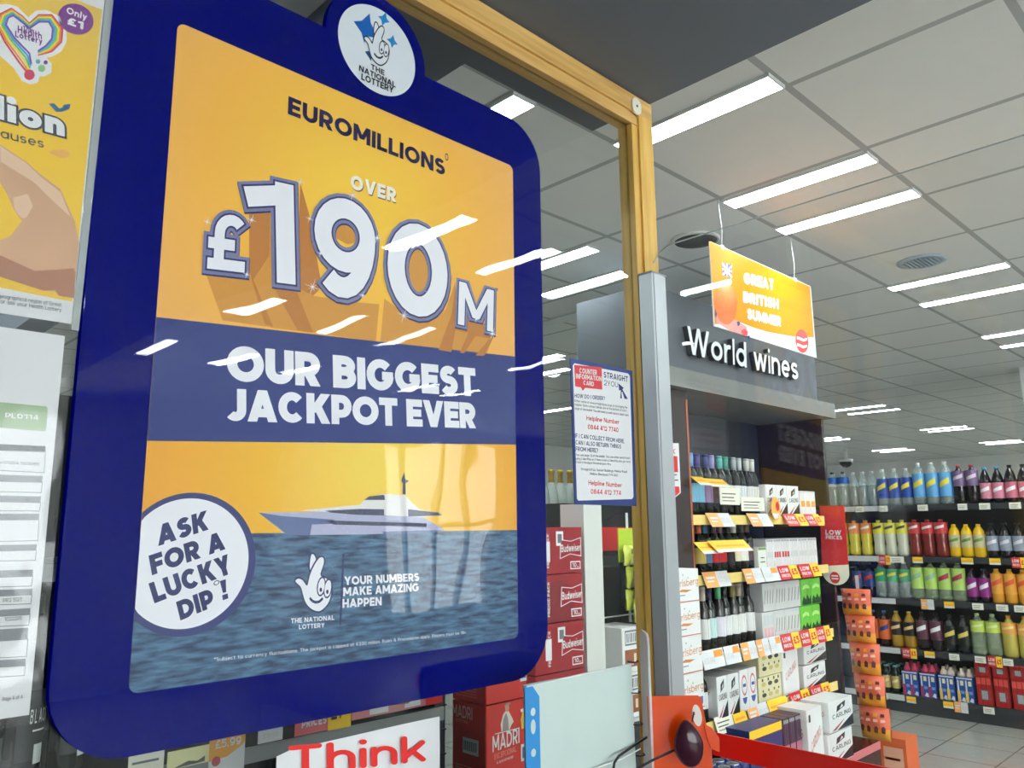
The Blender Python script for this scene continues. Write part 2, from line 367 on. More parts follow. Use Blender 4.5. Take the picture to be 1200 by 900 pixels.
ctile = tiled('ceiling_tiles', (228, 228, 226), (176, 177, 178), .5965, .8, .024, .03, -1.0, 2.186)
MB().box(-9, 6.5, -5.5, 18, EYE+CEIL, EYE+CEIL+.1, ctile).build('ceiling', kind='structure')
wallm = mat('wall_paint', (232, 233, 230), .7, .3, 0, .03, 3)
MB().box(-9, 6.5, 17.9, 18, 0, EYE+CEIL, wallm).build('wall_back', kind='structure')
MB().box(-9, -8.9, -5.5, 17.9, 0, EYE+CEIL, wallm).build('wall_left', kind='structure')
w = MB(); w.box(6.4, 6.5, 2.2, 6.0, 0, EYE+CEIL, wallm); w.box(6.4, 6.5, 7.9, 17.9, 0, EYE+CEIL, wallm)
for ya_, yb_ in ((-5.5, 2.2), (6.0, 7.9)): w.box(6.4, 6.5, ya_, yb_, 0, .4, wallm); w.box(6.4, 6.5, ya_, yb_, 2.7, EYE+CEIL, wallm)
w.build('wall_right', kind='structure')
w = MB(); w.box(-9, 6.4, -5.5, -5.4, 0, EYE+CEIL, mat('front_wall_paint', (128, 126, 122), .7, .3, 0, .03, 3))
w.build('wall_front', kind='structure')
for nm_, ya_, yb_, n_ in (('window_2', -5.4, 2.2, 4), ('window_3', 6.0, 7.9, 4)):
    sf = thing(nm_, None, None, (6.45, ya_, .4), kind='structure'); w = MB(); st_ = (yb_-ya_)/n_
    for k in range(n_+1): w.box(6.42, 6.48, min(max(ya_+k*st_-.03, ya_), yb_-.06), min(max(ya_+k*st_-.03, ya_), yb_-.06)+.06, .4, 2.7, white)
    for z in (.4, 1.55, 2.64) if nm_ == 'window_3' else (.4, 2.64): w.box(6.42, 6.48, ya_, yb_, z, z+.06, white)
    w.build('window_frame', sf); MB().box(6.445, 6.455, ya_+.02, yb_-.02, .42, 2.68, glass).build('pane', sf)
# dark soffit over the counter
soff = mat('soffit_grey', (112, 118, 130), .6, .3, 0, .04, 6)
w = MB(); SZ = EYE+1.037
w.box(-1.235, 6.4, -5.4, 1.52, SZ, EYE+CEIL, soff); w.box(-6, -1.235, .94, 1.07, SZ, EYE+CEIL, soff)
w.build('trim_1', kind='structure')
# glazed counter front: oak frame, glass
oak = bpy.data.materials.new('oak'); oak.use_nodes = True
nt = oak.node_tree; b = nt.nodes['Principled BSDF']; tc = nt.nodes.new('ShaderNodeTexCoord'); mp = nt.nodes.new('ShaderNodeMapping'); n = nt.nodes.new('ShaderNodeTexNoise'); cr = nt.nodes.new('ShaderNodeValToRGB')
mp.inputs['Scale'].default_value = (40, 3, 40); n.inputs['Scale'].default_value = 2; n.inputs['Detail'].default_value = 6
cr.color_ramp.elements[0].position = .3; cr.color_ramp.elements[0].color = (*lin((196, 150, 82)), 1); cr.color_ramp.elements[1].position = .7; cr.color_ramp.elements[1].color = (*lin((226, 184, 112)), 1)
nt.links.new(tc.outputs['Object'], mp.inputs[0]); nt.links.new(mp.outputs[0], n.inputs['Vector']); nt.links.new(n.outputs['Fac'], cr.inputs[0]); nt.links.new(cr.outputs[0], b.inputs['Base Color']); b.inputs['Roughness'].default_value = .45
oakv = oak.copy(); oakv.name = 'oak_upright'
for nd in oakv.node_tree.nodes:
    if nd.type == 'MAPPING': nd.inputs['Scale'].default_value = (40, 40, 3)
    if nd.type == 'VALTORGB':
        nd.color_ramp.elements[0].color = (*lin((206, 158, 72)), 1); nd.color_ramp.elements[1].color = (*lin((232, 188, 98)), 1)
win = thing('window_1', None, None, (WX, .5, 0), kind='structure')
RZ0, RZ1 = EYE+.957, EYE+1.035
GY1 = 1.442; PY1 = 1.518
w = MB(); w.box(-1.092, WX, -1.5, PY1, RZ0+.002, RZ1, oak); w.build('top_rail', win)
w = MB(); w.box(WX, WX+.006, -1.5, PY1, RZ0+.03, RZ1-.004, oak); w.build('rail_moulding', win)
w = MB(); w.box(-1.092, WX, GY1, PY1, 0, RZ0, oakv); w.box(-1.092, WX, -1.56, -1.5, 0, RZ1, oakv); w.build('post', win)
w = MB(); w.box(WX, WX+.006, GY1+.022, PY1, .02, RZ0+.03, oakv); w.build('post_moulding', win)
w = MB(); w.box(-1.09, WX-.004, -1.5, GY1, .55, .64, oak); w.box(-1.10, -1.07, -1.5, GY1, 0, .55, oak); w.build('lower_panel', win)
MB().box(-1.07, -1.064, -1.5, GY1, .64, RZ0+.002, glass).build('pane', win)
c = onx(WX+.007, 745, 125)
w = MB(); w.slab((c, VY, VZ, VX), rrect(-.017, .017, -.021, .021, .016), 0, .004, mat('cover_cap', (226, 222, 205), .4)); w.lathe([(.003, 0), (.003, .0052), (.001, .0056)], dgrey, 8, c, 'x'); w.build('screw_cover', win)

# ------------------------------------------------------------------ ceiling lights
tube_glow = glow('lamp_glow', (240, 253, 255), LAMP); tube_dim = mat('lamp_diffuser_off', (214, 222, 222), .3)
housing = mat('lamp_housing', (225, 226, 224), .5)
def make_light(lit):
    t = thing('ceiling_light', 'lamp', 'ceiling light', (0, 0, 0), 'strip lights in the tiled ceiling')
    w = MB(); a, b_, h = .30, .052, .012
    w.box(-a, a, -b_, -b_+.006, -h, 0, housing); w.box(-a, a, b_-.006, b_, -h, 0, housing); w.box(-a, -a+.006, -b_+.006, b_-.006, -h, 0, housing); w.box(a-.006, a, -b_+.006, b_-.006, -h, 0, housing)
    w.box(-a, a, -b_, b_, -.002, 0, housing); w.build('frame', t)
    w = MB(); w.box(-a+.006, a-.006, -b_+.006, b_-.006, -h+.001, -.003, tube_glow if lit else tube_dim); w.build('diffuser', t)
    return t
LIT = make_light(True); DIM = make_light(False); used = set()
def light(xc, y, label, lit=True, group='strip lights in the tiled ceiling'):
    src = LIT if lit else DIM
    loc = (xc, y, EYE+CEIL-.0005)
    if src.name in used: return dup(src, loc, label, None, group)
    used.add(src.name); src.location = loc; src['label'] = label; src['group'] = group; return src
yn = [(2.124, 'nearest the dark soffit, beside the oak post'), (2.855, 'second from the dark soffit, above the orange hanging sign'), (3.305, 'third from the dark soffit, above the orange hanging sign'), (4.62, 'just beyond the round ceiling vent'),
      (5.12, 'the further of the two just beyond the round ceiling vent'), (6.37, 'the nearer of two cut by the photo edge, above the cola shelves'), (6.83, 'the further of two cut by the photo edge, above the cola shelves')]
for y, d in yn: light(-1.30, y, 'lit strip light '+d)
far = {-3.66: 'beyond the wine bay end', -5.42: 'in the far left row'}
for y, d in ((9.2, 'nearer of the first pair'), (9.64, 'further of the first pair'), (12.09, 'nearer of the second pair'), (12.43, 'further of the second pair'), (14.84, 'nearer of the last pair'), (15.22, 'further of the last pair')):
    for xc, d2 in far.items():
        if xc == -5.42 and y < 12: continue
        light(xc, y, f'distant strip light, {d} {d2}')
light(-2.62, 2.84, 'lit strip light seen through the glass, just right of the blue poster frame')
light(-2.74, 3.25, 'lit strip light seen through the glass, reaching the oak post')
light(-3.20, 3.72, 'dull strip light seen through the glass, below two lit ones', False)
light(-4.33, 4.50, 'lit strip light behind the glass, above the counter information card')
light(-4.66, 4.95, 'lit strip light behind the glass, touching the top of the information card')
light(-6.08, 6.65, 'lit strip light behind the glass, left of the information card')
light(-1.90, 1.64, 'short lit strip light seen between the soffit and the blue poster corner')
for xc, d in ((.62, 'nearest'), (2.28, 'second'), (3.86, 'third')):
    for y, d2 in ((2.124, 'first'), (2.72, 'second'), (3.28, 'third'), (4.6, 'fourth'), (5.1, 'fifth')):
        light(xc, y, f'aisle strip light right of the camera, {d2} in the {d} row', True, 'strip lights over the aisle to the right')
for xc, d in ((-1.3, 'first'), (.62, 'second'), (2.28, 'third'), (3.86, 'fourth')):  # added unseen lamps that brighten the far wall and the drinks bay
    for y, d2 in ((9.2, 'first'), (10.9, 'second'), (12.6, 'third'), (14.6, 'fourth'), (16.4, 'fifth')):
        light(xc, y, f'added strip light beyond the drinks shelves, {d2} in the {d} row from the sign', True, 'added strip lights over the rear aisles')
for xc, d in ((-2.2, 'first'), (-3.4, 'second'), (-4.8, 'third')):  # added lamps out of view, lighting the oak reveal behind the glass
    for y, d2 in ((.45, 'nearest'), (-.8, 'middle'), (-1.9, 'furthest')):
        if xc == -2.2 and y < -1: continue
        light(xc, y, f'added strip light over the till area behind the poster, {d2} one in the {d} row', True, 'added strip lights over the till area')
# ceiling fittings
blu = mat('vent_grey', (176, 190, 204), .4)
c = onz(CEIL, 1080, 306); t = thing('ceiling_vent', 'round grey slatted air vent in the ceiling before the paired strip lights', 'air vent', c)
w = MB(); w.lathe([(.088, 0), (.092, -.012), (.118, -.004), (.118, 0)], blu, 28, c); w.build('rim', t)
w = MB()
for k in range(-4, 5):
    l = math.sqrt(.088**2-(k*.019)**2); w.box(c.x+k*.019-.004, c.x+k*.019+.004, c.y-l, c.y+l, c.z-.014, c.z, blu)
w.build('slat_grille', t)
w = MB(); w.lathe([(.087, -.0005), (.001, -.0008)], mat('duct_grey', (112, 122, 132), .5), 24, c); w.build('duct', t)
c = onz(CEIL, 815, 281); t = thing('ceiling_speaker', 'round dark ceiling speaker above the left end of the hanging sign', 'speaker', c)
w = MB(); w.lathe([(.10, 0), (.10, -.010), (.115, -.006), (.115, 0)], housing, 28, c); w.build('rim', t)
w = MB(); w.lathe([(.099, -.001), (.099, -.008), (.06, -.011), (.001, -.012)], mat('speaker_mesh', (88, 90, 92), .7), 28, c); w.build('grille', t)
c = onz(CEIL, 990, 527); c.z = EYE+CEIL; t = thing('dome_camera', 'small black dome security camera hanging from the far ceiling', 'security camera', c)
w = MB(); w.lathe([(.03, 0), (.03, -.16), (.12, -.17), (.12, -.22)], white, 16, c); w.build('mount', t)
w = MB(); w.lathe([(.11, -.22), (.10, -.27), (.06, -.31), (.01, -.325)], black, 16, c); w.build('dome', t)
w = MB(); p = onz(CEIL, 1194, 430); w.box(p.x, p.x+.45, p.y, p.y+.45, 0, EYE+CEIL-.001, wallm); w.build('wall_column', kind='structure')

# ================================================================== ON THE GLASS: the big poster
def on_wall(p): return onx(WX, *p)
def ptext(mb, s, plane, bl, br, tl, m, w=.2, off=.0006, N=VX, grow=0, **k):
    O = plane(bl); GROW[0] = grow; mb.text(s, O, plane(br)-O, plane(tl)-O, N, m, w, off, **k); GROW[0] = 0; return mb
def ppoly(mb, plane, pts, m, off=.0003, N=VX):
    mb.face([plane(p)+N*off for p in pts], m); return mb
def crop(x0, y0, k): return lambda x, y: (x0+x/k, y0+y/k)

holder_blue = mat('holder_blue', (1, 7, 108), .6, .0)
badge_c, badge_r = (.711, .8225), .103
post = thing('lottery_poster', 'large poster in a rounded blue frame announcing an over 190 million jackpot', 'poster', (WX, .70, EYE+.27))
out = []
y0, y1, z0, z1, r = .284, 1.117, -.266, .815, .092
out += arc(y1-r, z1-r, r, r, 0, 90, 10)
a1 = math.degrees(math.asin((z1-badge_c[1])/badge_r))
out += arc(badge_c[0], badge_c[1], badge_r, badge_r, a1, 180-a1, 24)
out += arc(y0+.012, z1-.012, .012, .012, 90, 180, 4)+arc(y0+r, z0+r, r, r, 180, 270, 10)+arc(y1-r, z0+r, r, r, 270, 360, 10)
MB().slab(FX(WX), out, -.012, 0, holder_blue).build('backing', post)
pw = .372, 1.0375, -.193, .712            # the printed sheet
def grad_print(name, centre, inner, mid, outer, r1, r2):
    m = bpy.data.materials.new(name); m.use_nodes = True; nt = m.node_tree; N = nt.nodes.new; L = nt.links.new; b = nt.nodes['Principled BSDF']
    tc = N('ShaderNodeTexCoord'); vm = N('ShaderNodeVectorMath'); vm.operation = 'DISTANCE'; vm.inputs[1].default_value = centre; L(tc.outputs['Object'], vm.inputs[0])
    mr = N('ShaderNodeMapRange'); mr.inputs[1].default_value = r1; mr.inputs[2].default_value = r2; L(vm.outputs['Value'], mr.inputs[0])
    cr = N('ShaderNodeValToRGB'); e = cr.color_ramp.elements; e[0].color = (*lin(inner), 1); e[1].color = (*lin(outer), 1); x = e.new(.5); x.color = (*lin(mid), 1)
    L(mr.outputs[0], cr.inputs[0]); L(cr.outputs[0], b.inputs['Base Color']); b.inputs['Roughness'].default_value = .5; b.inputs['Specular IOR Level'].default_value = .05
    return m
gold = grad_print('poster_gold', (0, -.02, .27), (252, 204, 80), (248, 186, 84), (240, 180, 112), .05, .45)
sheet = MB().slab(FX(WX), rrect(pw[0], pw[1], pw[2], pw[3], .012), 0, .0006, gold); sheet.build('printed_sheet', post)
band = mat('poster_navy', (56, 68, 128), .5, .2); txtw = mat('poster_white', (236, 236, 242), .5, .2); navyt = mat('poster_ink', (40, 34, 78), .5, .2)
w = MB()
P = on_wall
def yz(p): q = on_wall(p); return (q.y, q.z-EYE)
zl = yz((185, 372))[1]; zr = yz((604, 418))[1]; zb = yz((176, 517))[1]; zb2 = yz((604, 521))[1]
w.flat(FX(WX), [(pw[0], zb), (pw[1], zb2), (pw[1], zr), (pw[0], zl)], .0010, band); w.build('navy_band', post)
# gold sky below the band, sea
zs = yz((450, 623))[1]
gold2 = grad_print('poster_sky', (0, .02, -.17), (250, 214, 92), (246, 190, 72), (240, 172, 72), .03, .33)
MB().flat(FX(WX), [(pw[0], zs), (pw[1], zs), (pw[1], zb2), (pw[0], zb)], .0010, gold2).build('sky_print', post)
sea = bpy.data.materials.new('sea_print'); sea.use_nodes = True
nt = sea.node_tree; b = nt.nodes['Principled BSDF']; tc = nt.nodes.new('ShaderNodeTexCoord'); mp = nt.nodes.new('ShaderNodeMapping'); n = nt.nodes.new('ShaderNodeTexNoise'); cr = nt.nodes.new('ShaderNodeValToRGB')
mp.inputs['Scale'].default_value = (1, 26, 150); n.inputs['Scale'].default_value = 1; n.inputs['Detail'].default_value = 5
cr.color_ramp.elements[0].position = .36; cr.color_ramp.elements[0].color = (*lin((24, 50, 86)), 1); cr.color_ramp.elements[1].position = .68; cr.color_ramp.elements[1].color = (*lin((82, 126, 160)), 1)
nt.links.new(tc.outputs['Object'], mp.inputs[0]); nt.links.new(mp.outputs[0], n.inputs['Vector']); nt.links.new(n.outputs['Fac'], cr.inputs[0]); nt.links.new(cr.outputs[0], b.inputs['Base Color']); b.inputs['Roughness'].default_value = .5
MB().flat(FX(WX), arc(pw[0]+.0115, pw[2]+.0115, .012, .012, 180, 270, 6)+arc(pw[1]-.0115, pw[2]+.0115, .012, .012, 270, 360, 6)+[(pw[1]+.0004, zs), (pw[0]-.0004, zs)], .0010, sea).build('sea_print', post)
# headline
w = MB(); ptext(w, 'EUROMILLIONS', P, (336.8, 133.7), (521, 206.3), (337.7, 112.8), navyt, .23, .0012, gap=.09)
ptext(w, '®', P, (521, 203), (525, 204.5), (521, 180), navyt, .06, .0012); w.build('headline', post)
w = MB(); sh = mat('poster_shade_ink', (110, 92, 88), .5)
ptext(w, 'OVER', P, (411, 222.6), (464, 239), (411.5, 206), sh, .25, .0011); ptext(w, 'OVER', P, (410, 221), (463.4, 237.5), (410.5, 204.4), mat('cream_print', (250, 240, 222), .5), .25, .0014); w.build('over_lettering', post)
# the amount, with long brown drop shapes printed below it
c6 = crop(220, 190, 3)
w = MB(); br1 = mat('poster_brown', (214, 152, 72), .5, .2); br2 = mat('poster_brown_dark', (194, 128, 66), .5, .2)
def PP(mb, pts, m, off, c=c6): ppoly(mb, P, [c(*p) for p in pts], m, off)
PP(w, [(55, 372), (122, 557), (300, 582), (215, 380), (215, 160), (195, 80)][:4], br1, .0010)
PP(w, [(215, 380), (290, 582), (445, 601), (382, 440), (300, 420), (285, 150), (220, 160)], br1, .00105)
PP(w, [(382, 440), (445, 601), (660, 630), (672, 500), (560, 490), (440, 470), (395, 120)], br1, .0010)
PP(w, [(395, 75), (380, 440), (440, 470), (470, 440), (430, 200)], br2, .0011)
PP(w, [(505, 200), (505, 260), (560, 290), (600, 280), (590, 220), (545, 185)], br1, .0011)
PP(w, [(690, 480), (676, 632), (1048, 678), (1075, 610), (940, 580), (940, 420), (905, 520), (800, 560)], br1, .0010)
PP(w, [(765, 330), (765, 440), (830, 480), (860, 430), (850, 310), (800, 285)], br1, .0011)
PP(w, [(215, 165), (290, 150), (285, 330), (225, 420), (270, 570), (300, 580), (215, 380)], br2, .0011)
PP(w, [(300, 440), (378, 445), (440, 600), (385, 592)], br2, .0012)
PP(w, [(940, 440), (925, 540), (880, 660), (925, 668), (940, 590), (985, 600), (955, 670), (970, 672), (1010, 612), (1060, 620), (1010, 680), (1040, 681), (1076, 612)], br2, .0012)
w.build('amount_drop_print', post)
w = MB(); glit = mat('glitter_print', (120, 122, 160), .4, .4, 0, .5, 900); nv = mat('amount_navy', (44, 48, 106), .5)
for s_, bl, br_, tl, ww in (('£', (62, 378), (200, 394), (72, 170), .22), ('1', (203, 414), (380, 436), (198, 42), .21), ('9', (440, 468), (662, 498), (440, 100), .215), ('0', (697, 530), (915, 562), (697, 188), .225), ('M', (945, 572), (1072, 600), (950, 417), .2)):
    k = .45 if s_ == 'M' else .55 if s_ == '£' else .3
    dx = (0, 3)
    ptext(w, s_, P, c6(bl[0]+1, bl[1]+5), c6(br_[0]+1, br_[1]+5), c6(tl[0]+1, tl[1]+5), nv, ww, .0016, grow=.28*k)
    ptext(w, s_, P, c6(*bl), c6(*br_), c6(*tl), glit, ww, .0018, grow=.26*k)
    ptext(w, s_, P, c6(*bl), c6(*br_), c6(*tl), nv, ww, .0020, grow=.06*k)
    ptext(w, s_, P, c6(*bl), c6(*br_), c6(*tl), txtw, ww, .0022, grow=-.06*k)
ptext(w, '*', P, c6(1078, 470), c6(1090, 473), c6(1078, 440), nv, .07, .0016)
for cx, cy, rr0 in ((436, 440, 34), (663, 268, 22), (757, 540, 30), (845, 460, 20), (425, 200, 18), (464, 322, 16), (205, 396, 16), (66, 212, 18), (222, 205, 22), (577, 118, 26), (612, 470, 18), (1068, 604, 26), (392, 72, 18), (1012, 552, 14), (575, 358, 16)):
    for k in range(4):
        a = k*math.pi/4+.35; L2 = rr0*(1 if k % 2 == 0 else .55); ux, uy = math.cos(a), math.sin(a)
        PP(w, [(cx+ux*L2, cy+uy*L2), (cx-uy*1.3, cy+ux*1.3), (cx-ux*L2, cy-uy*L2), (cx+uy*1.3, cy-ux*1.3)], txtw, .0024+k*2e-5)
w.build('amount_lettering', post)
cA = crop(240, 390, 3.158)
w = MB(); ptext(w, 'OUR BIGGEST', P, cA(80, 178), cA(1003, 236), cA(80, 44), txtw, .27, .0013, gap=.04); ptext(w, 'JACKPOT EVER', P, cA(78, 326), cA(1003, 354), cA(78, 205), txtw, .27, .0013, gap=.03); w.build('band_lettering', post)
# yacht
cY = crop(300, 540, 4.615); w = MB()
hull = mat('yacht_hull', (176, 176, 204), .5); hulld = mat('yacht_hull_dark', (92, 108, 152), .5); glassd = mat('yacht_glass', (66, 72, 98), .4); sup = mat('yacht_white', (226, 222, 220), .5)
PP(w, [(10, 280), (370, 275), (900, 305), (1020, 372), (960, 382), (600, 398), (165, 402)], hull, .0012, cY)
PP(w, [(10, 280), (150, 300), (420, 318), (420, 340), (300, 345), (290, 402), (165, 402), (110, 355)], hulld, .0013, cY)
PP(w, [(370, 322), (920, 338), (920, 358), (420, 345)], glassd, .0013, cY); PP(w, [(680, 384), (1020, 372), (960, 388), (690, 398)], hulld, .0013, cY)
PP(w, [(240, 268), (560, 238), (590, 205), (680, 180), (800, 185), (850, 235), (880, 262), (1000, 292), (900, 306), (370, 276)], sup, .0014, cY)
PP(w, [(370, 270), (560, 260), (690, 262), (690, 296), (540, 292), (400, 280)], glassd, .0015, cY); PP(w, [(820, 262), (985, 280), (1005, 296), (820, 302)], glassd, .0015, cY)
PP(w, [(580, 212), (610, 192), (690, 184), (695, 212)], glassd, .0015, cY); PP(w, [(790, 180), (792, 122), (782, 108), (800, 60), (805, 100), (826, 108), (806, 122), (808, 182)], glassd, .0013, cY)
w.build('yacht_print', post)
# round call-out
dc, dr = (.4365, -.0410), .0915
def clip(r):
    pts = arc(dc[0], dc[1], r, r, 0, 360, 72)[:-1]; return [(max(a, pw[0]), b) for a, b in pts]
w = MB(); w.flat(FX(WX), clip(dr), .0013, mat('callout_navy', (52, 60, 116), .5)); w.flat(FX(WX), [(max(a, pw[0]), b) for a, b in arc(dc[0]-.002, dc[1]+.001, .083, .083, 0, 355, 71)], .0016, txtw); badge = w.build('round_callout', post)
c7 = crop(140, 530, 2.4); w = MB()
ptext(w, 'ASK', P, c7(107, 264), c7(250, 217), c7(101, 207), navy, .27, .0019, gap=.06); ptext(w, 'FOR A', P, c7(90, 346), c7(297, 272), c7(80, 291), navy, .27, .0019, gap=.06)
ptext(w, 'LUCKY', P, c7(97, 425), c7(318, 338), c7(80, 369), navy, .27, .0019, gap=.06); ptext(w, 'DIP', P, c7(170, 473), c7(268, 432), c7(157, 421), navy, .27, .0019, gap=.06)
ptext(w, '!', P, c7(289, 416), c7(306, 410), c7(281, 362), navy, .26, .0019); ptext(w, '®', P, c7(266, 400), c7(283, 393), c7(262, 365), navy, .06, .0019)
w.build('callout_lettering', badge)
# crossed-fingers emblem, white with dark outline; drawn in a local frame
def emblem(mb, F, m_fill, m_line, off):
    """F=(O,U,V,N), unit square"""
    O, U, V, N = F
    def pol(pts, m, o): mb.face([O+U*a+V*b+N*(off+o) for a, b in pts], m)
    def smooth(pts, k=3):
        out = []; n = len(pts)
        for i in range(n):
            p0, p1, p2, p3 = (Vector(pts[(i+j-1) % n]) for j in range(4))
            for q in range(k):
                t = q/k; out.append(tuple(.5*((2*p1)+(p2-p0)*t+(2*p0-5*p1+4*p2-p3)*t*t+(3*p1-p0-3*p2+p3)*t**3)))
        return out
    def grown(pts, g):
        n = len(pts); area = sum(pts[i][0]*pts[(i+1) % n][1]-pts[(i+1) % n][0]*pts[i][1] for i in range(n)); sg = 1 if area > 0 else -1; res = []
        for i in range(n):
            d = (Vector(pts[(i+1) % n])-Vector(pts[i-1])).normalized(); res.append((pts[i][0]+d.y*g*sg, pts[i][1]-d.x*g*sg))
        return res
    hand = smooth([(.02, .52), (.10, .57), (.22, .53), (.33, .44), (.40, .62), (.52, .80), (.66, .93), (.76, .94), (.79, .86), (.735, .74), (.69, .65), (.72, .595), (.80, .575), (.88, .545), (.96, .49), (1.0, .38), (.96, .22), (.86, .08), (.66, -.02), (.46, .02), (.30, .13), (.22, .28), (.16, .42)])
    back = smooth([(.44, .98), (.52, .99), (.58, .88), (.57, .78), (.47, .66), (.40, .78)])
    g = .035
    pol(grown(back, g), m_line, 0); pol(back, m_fill, .0001); pol(grown(hand, g), m_line, .0002); pol(hand, m_fill, .0003)
    for cx, cy in ((.71, .42), (.89, .38)):
        e = [(cx+.09*math.cos(t)*1+.03*math.sin(t), cy+.15*math.sin(t)) for t in (k*math.pi/10 for k in range(20))]
        pol(grown(e, .03), m_line, .0004); pol(e, m_fill, .0005); d = [(cx-.015+.035*math.cos(t), cy-.06+.04*math.sin(t)) for t in (k*math.pi/6 for k in range(12))]; pol(d, m_line, .0006)
    for q in strip(arc(.58, .34, .22, .20, 215, 320, 12), .05): pol(q, m_line, .0004)
cL = crop(330, 630, 6.667); w = MB()
def frame_px(plane, bl, br, tl, N=VX): O = plane(bl); return (O, plane(br)-O, plane(tl)-O, N)
emblem(w, frame_px(P, cL(98, 575), cL(388, 560), cL(98, 130)), txtw, navy, .0013); w.build('emblem', post)
w = MB(); ptext(w, 'THE NATIONAL', P, cL(70, 670), cL(408, 642), cL(70, 632), txtw, .2, .0013); ptext(w, 'LOTTERY', P, cL(132, 716), cL(332, 700), cL(132, 680), txtw, .2, .0013)
ptext(w, 'YOUR NUMBERS', P, cL(488, 372), cL(1072, 338), cL(485, 305), txtw, .23, .0013, gap=.08); ptext(w, 'MAKE AMAZING', P, cL(478, 458), cL(1068, 418), cL(478, 390), txtw, .23, .0013, gap=.08); ptext(w, 'HAPPEN', P, cL(472, 548), cL(778, 528), cL(472, 480), txtw, .23, .0013, gap=.08)
ppoly(w, P, [cL(472, 125), cL(488, 122), cL(462, 686), cL(448, 688)], navy, .0013); w.build('slogan', post)
w = MB(); ptext(w, '*Subject to currency fluctuations. The jackpot is capped at €230 million. Rules & Procedures apply. Players must be 18+.', P, c7(265, 588), c7(975, 510), c7(265, 577), txtw, .13, .0013, gap=.16); w.build('small_print', post)
# badge on the upper lobe
w = MB(); w.flat(FX(WX), arc(badge_c[0], badge_c[1]-.0025, .0805, .0805, 0, 355, 71), .0006, mat('badge_white', (222, 228, 234), .4)); bd = w.build('badge_disc', post)
cB = crop(390, 0, 7.5); w = MB(); b1 = mat('star_blue', (10, 98, 182), .45); b2 = mat('star_light_blue', (28, 140, 208), .45)
PP(w, [(180, 188), (250, 185), (322, 120), (330, 200), (375, 290), (352, 330), (290, 320), (275, 385), (250, 290)], b1, .0009, cB)
PP(w, [(280, 455), (310, 450), (345, 480), (335, 540), (310, 500)], mat('star_deep', (30, 74, 140), .45), .0009, cB)
PP(w, [(395, 145), (435, 140), (466, 108), (470, 160), (497, 198), (455, 205), (432, 230), (425, 180)], b2, .0009, cB); PP(w, [(470, 345), (505, 340), (530, 308), (540, 355), (570, 395), (535, 395), (515, 425), (505, 380)], b2, .0009, cB)
w.build('star_print', bd)
w = MB(); emblem(w, frame_px(P, cB(270, 525), cB(490, 585), cB(270, 170)), mat('badge_white'), ink, .0012); w.build('emblem', bd)
w = MB()
ptext(w, 'THE', P, cB(332, 608), cB(450, 668), cB(332, 560), ink, .22, .0012); ptext(w, 'NATIONAL', P, cB(226, 622), cB(548, 774), cB(228, 572), ink, .22, .0012, gap=.08); ptext(w, 'LOTTERY', P, cB(246, 702), cB(530, 824), cB(248, 644), ink, .22, .0012, gap=.08); w.build('lettering', bd)
cover = clear('poster_cover', (.985, .985, .985), .016, .012, wave=((1, 6, 3), .0016), haze=.002)
MB().slab(FX(WX), out, .0032, .0036, cover).build('clear_cover', post)

# ------------------------------------------------------------------ yellow poster, top left, in its clear sleeve
c1 = crop(0, 0, 4); c2 = crop(0, 200, 4)
hp = thing('sleeved_poster', 'yellow poster with rainbow heart and reaching hand in a clear sleeve', 'poster', (WX, .16, EYE+.45))
w = MB(); w.slab(FX(WX), [(.02, yz((83, 380))[1]), (yz((83, 380))[0], yz((83, 380))[1]), (yz((121, 12))[0], .70), (.02, .70)], .001, .0016, paper); w.build('paper', hp)
w = MB(); hy = grad_print('poster_yellow', (0, .03, .0), (250, 206, 66), (242, 200, 78), (226, 194, 112), .02, .3)
ppoly(w, P, [(-90, 320), (84, 354), (119, 12), (100, 5), (-60, -60)], hy, .0020); w.build('yellow_print', hp)
w = MB(); skin = mat('hand_print', (214, 170, 136), .6, .2, 0, .12, 20); skd = mat('hand_print_shade', (178, 126, 100), .6); skl = mat('hand_print_light', (232, 196, 164), .6)
ppoly(w, P, [(-60, 130), (0, 170), (30, 190), (47, 205), (70, 222), (87, 260), (92, 285), (86, 345), (50, 341), (0, 325), (-60, 300), (-60, 285), (0, 282), (12, 277), (25, 260), (15, 245), (7, 227), (0, 215), (-60, 180)], skin, .0023)
ppoly(w, P, [(60, 335), (88, 318), (86, 350), (68, 347)], skd, .0026); ppoly(w, P, [(-60, 290), (0, 300), (40, 318), (86, 315), (85, 340), (50, 341), (0, 325), (-60, 305)], skd, .0025)
ppoly(w, P, [(0, 172), (30, 192), (47, 208), (70, 226), (82, 255), (60, 235), (40, 215), (0, 190)], skl, .0025); ppoly(w, P, [(15, 232), (32, 228), (38, 242), (30, 256), (24, 256), (16, 245)], skl, .0025)
w.build('hand_print', hp)
w = MB(); heart_w = mat('heart_white', (236, 236, 238), .5)
def heart(cx, cy, s): return [(cx+s*x, cy+s*y) for x, y in [(0, -.55), (.2, -.85), (.55, -.9), (.9, -.65), (1.0, -.2), (.85, .25), (.45, .6), (.1, .85), (-.3, .62), (-.75, .3), (-1, -.15), (-.98, -.55), (-.7, -.85), (-.3, -.82)]]
def rot(pts, cx, cy, d): a = math.radians(d); return [(cx+(x-cx)*math.cos(a)-(y-cy)*math.sin(a), cy+(x-cx)*math.sin(a)+(y-cy)*math.cos(a)) for x, y in pts]
ppoly(w, P, [c1(*p) for p in [(-30, 30), (30, 22), (80, 35), (130, 85), (165, 55), (215, 50), (275, 80), (308, 140), (310, 200), (285, 245), (245, 268), (215, 275), (240, 300), (238, 345), (205, 362), (185, 362), (175, 390), (140, 400), (100, 382), (60, 320), (-30, 240)]], heart_w, .0023)
